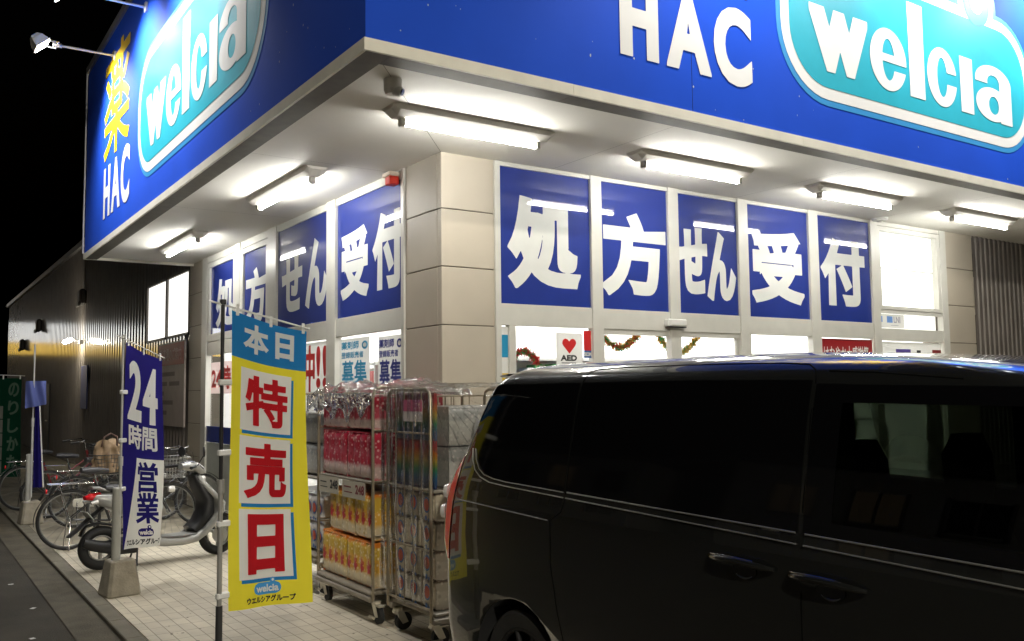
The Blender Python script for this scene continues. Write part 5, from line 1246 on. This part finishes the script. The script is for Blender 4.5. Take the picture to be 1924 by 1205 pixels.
# ------------------------------------------------------------------ black van, backed up to the shop
van = thing('parked_van', 'black minivan backed up to the shop front, filling the lower right', 'van', (.441, -1.418, 0), -PI/2)
ZL = [.20, .25, .35, .5, .7, .9, 1.0, 1.1, 1.2, 1.3, 1.4, 1.5, 1.6, 1.7, 1.76, 1.80, 1.826, 1.842, 1.852]
HW = [.78, .815, .838, .848, .850, .850, .848, .846, .838, .822, .803, .782, .760, .735, .710, .672, .60, .45, .22]
SR = [-.62, -.70, -.76, -.785, -.79, -.78, -.765, -.745, -.715, -.675, -.63, -.58, -.53, -.475, -.43, -.36, -.24, .05, .6]
SF = [3.70, 3.80, 3.86, 3.88, 3.86, 3.76, 3.60, 3.42, 3.25, 3.12, 2.99, 2.87, 2.75, 2.60, 2.45, 2.25, 2.0, 1.75, 1.3]
def interp(X, Y, x):
    if x <= X[0]: return Y[0]
    if x >= X[-1]: return Y[-1]
    i = 0
    while X[i+1] < x: i += 1
    n = len(X); h = X[i+1]-X[i]; t = (x-X[i])/h
    def sl(k):
        if k == 0 or k == n-1: return (Y[min(k+1, n-1)]-Y[max(k-1, 0)])/(X[min(k+1, n-1)]-X[max(k-1, 0)])
        a = (Y[k]-Y[k-1])/(X[k]-X[k-1]); b_ = (Y[k+1]-Y[k])/(X[k+1]-X[k])
        return 0 if a*b_ <= 0 else 2*a*b_/(a+b_)
    m0, m1 = sl(i)*h, sl(i+1)*h; t2, t3 = t*t, t*t*t
    return (2*t3-3*t2+1)*Y[i]+(t3-2*t2+t)*m0+(-2*t3+3*t2)*Y[i+1]+(t3-t2)*m1
def hwz(z): return interp(ZL, HW, z)
def srz(z): return interp(ZL, SR, z)
def sfz(z): return interp(ZL, SF, z)
def rcz(z): return interp([.2, 1.0, 1.7, 1.85], [.14, .13, .12, .2], z)
def zdrop(s, z): return -.045*max(0, (z-1.55)/.3)*max(0, (s-.9)/1.5)**1.6
def ring_(z):
    hw, sr, sf, rc = hwz(z), srz(z), sfz(z), rcz(z); rf = min(interp([.2, 1.1, 1.7, 1.86], [.30, .30, .20, .20], z), hw*.6); rc = min(rc, hw*.8); P = []
    for k in range(6): t_ = -(hw-rc)*k/6; P.append((sr+.05*(abs(t_)/hw)**2, t_))
    e0 = sr+.05*((hw-rc)/hw)**2
    for k in range(9): a = PI/2*k/8; P.append((e0+rc-rc*math.cos(a), -(hw-rc)-rc*math.sin(a)))
    s0, s1 = e0+rc, sf-rf
    for k in range(1, 30): P.append((s0+(s1-s0)*k/30, -hw))
    for k in range(9): a = PI/2*k/8; P.append((s1+rf*math.sin(a), -(hw-rf)-rf*math.cos(a)))
    for k in range(1, 6): P.append((sf+.10*(1-((hw-rf)*(1-k/5)/hw)**2)-.10*(1-((hw-rf)/hw)**2), -(hw-rf)*(1-k/5)))
    Q = P+[(s, -t_) for s, t_ in P[-2:0:-1]]
    return [Vector((s, t_, z+zdrop(s, z))) for s, t_ in Q]
zs = []
for a, c in zip(ZL[:-1], ZL[1:]):
    k = 3 if c-a > .08 else 2
    zs += [a+(c-a)*j/k for j in range(k)]
zs.append(ZL[-1])
mb = MB(); mb.smooth = True; rg = [ring_(z) for z in zs]; n = len(rg[0])
vs = [v for r_ in rg for v in r_]; fs_ = []
for i in range(len(rg)-1):
    for k in range(n): fs_.append((i*n+k, i*n+(k+1) % n, (i+1)*n+(k+1) % n, (i+1)*n+k))
fs_.append(list(range(n))[::-1]); fs_.append([(len(rg)-1)*n+k for k in range(n)])
mb.add(vs, fs_)
body = mb.build('body', [carpaint, interior], van, local=True)
# orientation check then cut the cabin, side window openings and wheel arches
import bmesh
bm = bmesh.new(); bm.from_mesh(body.data); bmesh.ops.recalc_face_normals(bm, faces=bm.faces); bm.to_mesh(body.data); bm.free()
FW = [(1.80, 1.245), (2.80, 1.21), (2.80, 1.30), (2.42, 1.655), (1.80, 1.665)]
def cutter(mb):
    me_ob = mb.build('cutter', interior, van, local=True)
    bm = bmesh.new(); bm.from_mesh(me_ob.data); bmesh.ops.remove_doubles(bm, verts=bm.verts, dist=1e-5); bmesh.ops.recalc_face_normals(bm, faces=bm.faces); bm.to_mesh(me_ob.data); bm.free()
    me_ob.data.materials.clear(); me_ob.data.materials.append(interior)
    md = body.modifiers.new('cut', 'BOOLEAN'); md.operation = 'DIFFERENCE'; md.object = me_ob; md.solver = 'EXACT'; md.material_mode = 'TRANSFER'
    bpy.context.view_layer.update(); dg = bpy.context.evaluated_depsgraph_get(); me = bpy.data.meshes.new_from_object(body.evaluated_get(dg))
    body.modifiers.clear(); old = body.data; body.data = me; bpy.data.meshes.remove(old); bpy.data.objects.remove(me_ob)
frv = lambda u, v, d=0: Vector((u, d, v))
c = MB(); c.prism([(-.25, .42), (2.70, .42), (2.86, 1.24), (2.38, 1.69), (-.25, 1.69)], -.69, .69, frv); cutter(c)
c = MB(); c.prism(FW, -1, 1, frv); cutter(c)
c = MB(); c.prism([(.46, 1.27), (1.62, 1.245), (1.62, 1.67), (.46, 1.67)], .3, 1, frv); cutter(c)
for s0 in (0, 2.85):
    for sg in (-1, 1):
        c = MB(); c.cyl((s0, sg*.58, .325), (s0, sg*1.0, .325), .372, n=48); cutter(c)
body.data.name = 'body'
SD = -1
def sp(s, z, off=0, side=-1):
    """point on the van's side skin"""
    hw, rc = hwz(z), rcz(z); e0 = srz(z)+.05*((hw-rc)/hw)**2; t_ = hw
    if s < e0+rc: q = min(1, (e0+rc-s)/rc); t_ = hw-rc+rc*math.sqrt(max(0, 1-q*q))
    dz = .01; nzv = -(hwz(z+dz)-hwz(z-dz))/(2*dz); nn = Vector((0, 1, nzv)).normalized()
    return Vector((s, side*(t_+off*nn.y), z+off*nn.z+zdrop(s, z)))
def sidepatch(name, m, s0, s1, lo, hi, off, side=-1, nu=30, nv=16, par=van):
    b = MB(); b.smooth = True
    b.grid(lambda a, c: sp(s0+a*(s1-s0), lo(s0+a*(s1-s0))+c*(hi(s0+a*(s1-s0))-lo(s0+a*(s1-s0))), off, side), nu, nv, flip=side > 0); return b.build(name, m, par, local=True)
belt = lambda s: 1.245-.021*s
def qlo(s):
    if s < -.20: t_ = min(1, (-.20-s)/.22); return belt(-.2)+.012+.18*(1-math.sqrt(max(0, 1-t_*t_)))
    return belt(s)+.004
for side in (-1, 1):
    sidepatch('quarter_window', privacy, -.44, .375, lambda s: qlo(max(s, -.415)), lambda s: 1.735-.12*max(0, (-.30-s)/.14)**2, .003, side)
    sidepatch('sliding_door_window', privacy if side < 0 else tint, .392, 1.668, lambda s: belt(s)+.004, lambda s: 1.735, .003, side)
    # front door: black border round the opening and tinted pane
    top_ = lambda s: 1.720 if s < 2.40 else 1.720-(s-2.40)*1.0
    sidepatch('window_border', privacy, 1.690, 1.80, lambda s: belt(s)+.004, lambda s: 1.722, .003, side, nu=6)
    sidepatch('window_border', privacy, 1.80, 2.80, lambda s: 1.655 if s < 2.40 else max(belt(s)+.05, 1.655-(s-2.40)*1.0), lambda s: max(top_(s), belt(s)+.06), .003, side)
    sidepatch('window_border', privacy, 1.80, 2.82, lambda s: belt(s)+.004, lambda s: belt(s)+.052, .003, side, nv=4)
    sidepatch('front_window', tint, 1.79, 2.82, lambda s: belt(s)+.04, lambda s: max(belt(s)+.07, 1.672 if s < 2.40 else 1.672-(s-2.40)*1.0), .0015, side)
    # chrome lines
    def line(name, pts, r_, m, off=.004):
        b = MB(); b.tube([sp(s, z, off, side) for s, z in pts], r_, 6); return b.build(name, m, van, local=True)
    up = [(-.425, 1.40), (-.405, 1.345), (-.365, 1.30), (-.31, 1.272), (-.22, 1.258)]+[(-.1+.1*k, belt(-.1+.1*k)+.003) for k in range(4)]+[(.37, belt(.37)+.002)]
    line('chrome_strip', up, .0028, satin, .003)
    line('chrome_strip', [(.40+k*.126, belt(.40+k*.126)+.004) for k in range(11)], .0036, satin, .004)
    line('chrome_strip', [(1.70+k*.12, belt(1.70+k*.12)+.004) for k in range(9)], .0036, satin, .004)
    line('chrome_strip', [(-.45, 1.40), (-.435, 1.34), (-.40, 1.292), (-.34, 1.258), (-.25, 1.238), (-.1, 1.230), (.1, 1.224), (.375, 1.216)], .0032, satin, .005)
    line('chrome_strip', [(.395+k*.127, 1.2155-.030*(k*.127)) for k in range(11)], .0032, satin, .005)
    line('chrome_strip', [(1.695+k*.12, 1.176-.03*(k*.12)) for k in range(10)], .0032, satin, .005)
    line('sliding_rail', [(-.64+k*.1, 1.130-.003*k) for k in range(10)], .0035, mat('rail_grey', (.25, .25, .25), .25, metal=.6), .001)
    # shut lines
    def gap(pts): 
        b = MB(); b.tube([sp(s, z, -.001, side) for s, z in pts], .0035, 5); b.build('door_seam', mat('seam_black', (.001, .001, .001), .9, spec=.1, var=0), van, local=True)
    gap([(.385, 1.23), (.385, 1.40), (.385, 1.6), (.387, 1.74), (.40, 1.775), (.44, 1.795), (.55, 1.80), (.8, 1.80), (1.2, 1.80), (1.5, 1.80), (1.62, 1.795), (1.66, 1.775), (1.679, 1.74), (1.681, 1.6), (1.682, 1.3), (1.682, 1.0), (1.68, .6), (1.68, .40)])
    gap([(.385, 1.21), (.36, 1.15), (.28, 1.105), (.285, .9), (.33, .70), (.40, .5), (.42, .40)])
    gap([(1.72, 1.77), (1.9, 1.765), (2.2, 1.745)])
# handles
for s0, z0, lb in ((1.43, 1.085, 0), (1.79, 1.073, 1)):
    for side in (-1, 1):
        b = MB(); P = [sp(s0-.145+.29*k/8, z0+.008*math.sin(PI*k/8)-.006*(k/8), .006+.026*math.sin(PI*k/8)**.5, side) for k in range(9)]
        b.tube(P, [.008, .012, .013, .013, .013, .013, .013, .012, .008], 8); h = b.build('door_handle', carpaint, van, local=True)
        b = MB(); b.tube([p+Vector((0, side*.002, .0125)) for p in P[:7]], .0028, 6); b.build('handle_trim', chrome, h, local=True)
        b = MB(); b.smooth = True; b.grid(lambda a, c: sp(s0+.01+.055*c*math.cos(2*PI*a), z0-.028+.030*c*math.sin(2*PI*a), .0035+.006*(1-c)*0-.0*c, side), 24, 4); b.build('handle_shade_patch', mat('recess_shade', (.003, .003, .003), .3, coat=1), h, local=True)  # flat ellipse on the skin; shade of the hollow put into its colour
        b = MB(); b.tube([sp(s0+.01+.045*math.cos(PI*1.2+.6*PI*k/8), z0-.028+.026*math.sin(PI*1.2+.6*PI*k/8), .004, side) for k in range(9)], [.001, .002, .003, .0035, .0035, .0035, .003, .002, .001], 6); b.build('recess_glint', mat('satin', (.35, .35, .35), .3, metal=.8), h, local=True)  # bright metal crescent drawn in as the highlight below the handle
# tail lamps on the rear corners
def corner(a, z, off, side):
    hw, rc = hwz(z), rcz(z); e0 = srz(z)+.05*((hw-rc)/hw)**2; return Vector((e0+rc-(rc+off)*math.cos(a), side*(hw-rc+(rc+off)*math.sin(a)), z))
for side in (-1, 1):
    b = MB(); b.smooth = True; b.grid(lambda a, c: corner(-.25+a*(1.66-.75*max(0, c-.72)), .80+c*.56, .004+.034*math.sin(PI*min(1, a*1.12))**.7*math.sin(PI*c)**.5, side), 14, 18, flip=side < 0); tl = b.build('tail_light', redlens, van, local=True)
    for z in (1.155, 1.045):
        b = MB(); p = corner(.62, z, .032, side); dv = (corner(.62, z, .05, side)-p).normalized(); b.cyl(p, p+dv*.026, .044, .036, 20); b.cyl(p+dv*.026, p+dv*.032, .032, .012, 16); b.build('clear_lens', clearlens, tl, local=True)
    b = MB(); b.smooth = True; b.grid(lambda a, c: Vector((sfz(.78+c*.16)-.30+.30*math.sin(a*1.2)+.005, side*(hwz(.8)-.30+.30*math.cos(a*1.2)+.005), .74+c*.16)), 12, 6, flip=side > 0); b.build('headlight', clearlens, van, local=True)
    b = MB(); b.loft([(2.92, 1.15, .10, .07, side*.95), (2.98, 1.16, .11, .08, side*.96), (3.04, 1.15, .08, .06, side*.95)], 16, 3); b.tube([(2.96, side*.83, 1.12), (2.96, side*.90, 1.13)], .02, 8); b.build('wing_mirror', carpaint, van, local=True)
    for s0 in (0, 2.85):
        b = MB()
        prof = [(.19, .235), (.205, .30), (.19, .318), (.10, .322), (.01, .318), (-.005, .30), (.01, .235)]
        for i in range(len(prof)-1):
            (a0, r0), (a1, r1) = prof[i], prof[i+1]; y0, y1 = side*(.62+a0), side*(.62+a1)
            ra = b.ring((s0, y0, .322), (0, 1, 0), r0, 40); rb = b.ring((s0, y1, .322), (0, 1, 0), r1, 40); b.smooth = True
            b.add(ra+rb, [(k, (k+1) % 40, 40+(k+1) % 40, 40+k) for k in range(40)])
        wv = b.build('wheel', rubber, van, local=True)
        b = MB(); yo = side*.80; b.torus((s0, yo, .322), (0, 1, 0), .225, .012, 40, 8); b.cyl((s0, side*.70, .322), (s0, side*.79, .322), .05, n=20)
        for k in range(10):
            a = 2*PI*k/10; d = Vector((math.cos(a), 0, math.sin(a))); b.tube([Vector((s0, side*.785, .322))+d*.04, Vector((s0, yo, .322))+d*.225], [.02, .013], 6)
        b.cyl((s0, side*.66, .322), (s0, side*.67, .322), .225, n=32); b.build('rim', mat('alloy_dark', (.006, .006, .006), .7), wv, local=True)
# windscreen, rear window, roof details
b = MB(); b.smooth = True; b.grid(lambda a, c: Vector((sfz(1.14+c*.58)+.10*(1-((a-.5)*2)**2)+.0-.028+.008, (a-.5)*2*(hwz(1.14+c*.58)-.26), 1.14+c*.58+zdrop(2.3, 1.14+c*.58)+.01)), 14, 12, flip=True); b.build('windscreen', privacy, van, local=True)
b = MB(); b.smooth = True; b.grid(lambda a, c: Vector((srz(1.20+c*.48)+.05*((a-.5)*1.5)**2-.006, (a-.5)*2*(hwz(1.2+c*.48)-.15), 1.20+c*.48)), 12, 10); b.build('rear_window', privacy, van, local=True)
b = MB(); b.loft([(-.44, 1.79, .60, .010), (-.53, 1.785, .58, .012), (-.58, 1.775, .50, .006)], 20, 4); b.build('roof_spoiler', carpaint, van, local=True)
b = MB(); b.rbox(-.82, -.70, -.70, .70, .34, .52, .05); b.build('rear_bumper', carpaint, van, local=True)
b = MB(); b.rbox(3.80, 3.92, -.60, .60, .36, .62, .04); b.build('grille', cartrim, van, local=True)
b = MB(); b.rbox(-.812, -.79, -.17, .17, .86, 1.03, .004); b.build('number_plate', mat('plate_white'), van, local=True)
# seats
for y in (-.37, .37):
    b = MB(); b.loft([(1.66, .52, .23, .06), (1.62, .70, .24, .075), (1.55, .95, .235, .07), (1.49, 1.12, .20, .055), (1.475, 1.20, .13, .04)], 16, 3)
    for i, v in enumerate(b.v): v.y += y; v.x += .12
    st_ = b.build('seat', interior, van, local=True)
    b = MB(); b.loft([(1.49, 1.20, .10, .045), (1.475, 1.29, .15, .06), (1.465, 1.42, .155, .055), (1.47, 1.50, .10, .03)], 16, 2.6)
    for v in b.v: v.y += y; v.x += .12
    b.build('headrest', interior, st_, local=True)
    b = MB(); b.rbox(1.74, 2.2, y-.24, y+.24, .44, .56, .05); b.build('seat_cushion', interior, st_, local=True)
b = MB(); b.torus((2.28, -.37, 1.06), (-1, 0, .55), .18, .015, 28, 8); b.tube([(2.28, -.37, 1.06), (2.5, -.37, .92)], .02, 8); b.build('steering_wheel', interior, van, local=True)
b = MB(); b.rbox(2.35, 2.58, -.66, .66, .80, 1.08, .05); b.build('dashboard', interior, van, local=True)

# ------------------------------------------------------------------ things beyond the van, seen dimly through its glass
o = thing('display_rack', 'low rack of potted plants by the shop front, seen through the van window', 'display rack', (4.4, .9, 0))
b = MB()
for x in (-1.3, 1.3):
    b.tube([(x, -.3, 0), (x, -.3, 1.28), (x, -.22, 1.36), (x, .22, 1.36), (x, .3, 1.28), (x, .3, 0)], .015, 8)
for z in (.4, .85, 1.12): b.rbox(-1.3, 1.3, -.3, .3, z, z+.02, .004)
b.build('rack_frame', steel, o, local=True)
b = MB(); rnd = random.Random(3)
for k in range(14):
    x = -1.2+k*.18; z = .87 if k % 2 else 1.14
    b.cyl((x, -.1, z), (x, -.1, z+.12), .05, .065, 12)
b.build('plant_pot', mat('terracotta', (.35, .15, .08), .8), o, local=True)
b = MB()
for k in range(900):
    q = rnd.randrange(14); x = -1.2+q*.18; z = (.87 if q % 2 else 1.14)+.13; d = Vector((rnd.gauss(0, 1), rnd.gauss(0, 1), abs(rnd.gauss(.3, .8)))).normalized(); p = Vector((x, -.1, z))+d*rnd.uniform(.02, .10); s_ = d.cross(Vector((rnd.random(), rnd.random(), .3))).normalized()*.014
    b.add([p-s_, p+d*.035, p+s_, p-d*.02], [(0, 1, 2, 3)])
b.build('foliage', mat('leaf_green', (.07, .16, .04), .6, var=.3, vs=20), o, local=True)
for k in range(4):
    b = MB(); b.rbox(-.06, .06, -.004, 0, 0, .09, .002, Matrix.Translation((-.9+k*.55, -.31, .80))@Matrix.Rotation(-.4, 4, 'X')); b.build('price_card', mat('card_white'), o, local=True)

# gum spots and stains on the tiles: nobody would count them
b = MB(); rnd = random.Random(21)
for k in range(150):
    x = rnd.uniform(-1.38, .8); y = rnd.uniform(-.6, 6.4); r_ = rnd.uniform(.004, .013); n_ = 7; ph = rnd.random()*6
    b.add([(x+r_*rnd.uniform(.7, 1.2)*math.cos(ph+2*PI*i/n_), y+r_*rnd.uniform(.7, 1.2)*math.sin(ph+2*PI*i/n_), .0012) for i in range(n_)], [list(range(n_))])
tagp(b.build('gum_spots', mat('gum_grey', (.13, .115, .09), .8)), 'small dark gum spots and specks scattered over the pale paving tiles', 'stain', kind='stuff')
# litter on the road edge
for i, (x, y, lb) in enumerate(((-1.98, 4.6, 'small white scrap on the asphalt, farther of the three'), (-1.93, 3.4, 'small white scrap on the asphalt level with the concrete foot'), (-2.05, 2.35, 'small white scrap on the asphalt, nearest the viewer'))):
    o = thing('litter', lb, 'litter', (x, y, -.033), i*.9, 'scraps of litter on the asphalt')
    b = MB(); rnd = random.Random(i); b.grid(lambda a, c: Vector(((a-.5)*.045+.006*nz(a*4, c*4, i), (c-.5)*.035+.006*nz(a*4, c*4, i+5), .006+.012*abs(nz(a*5, c*5, i+9)))), 5, 5); b.build('paper', mat('paper_white', (.75, .75, .7), .7), o, local=True)
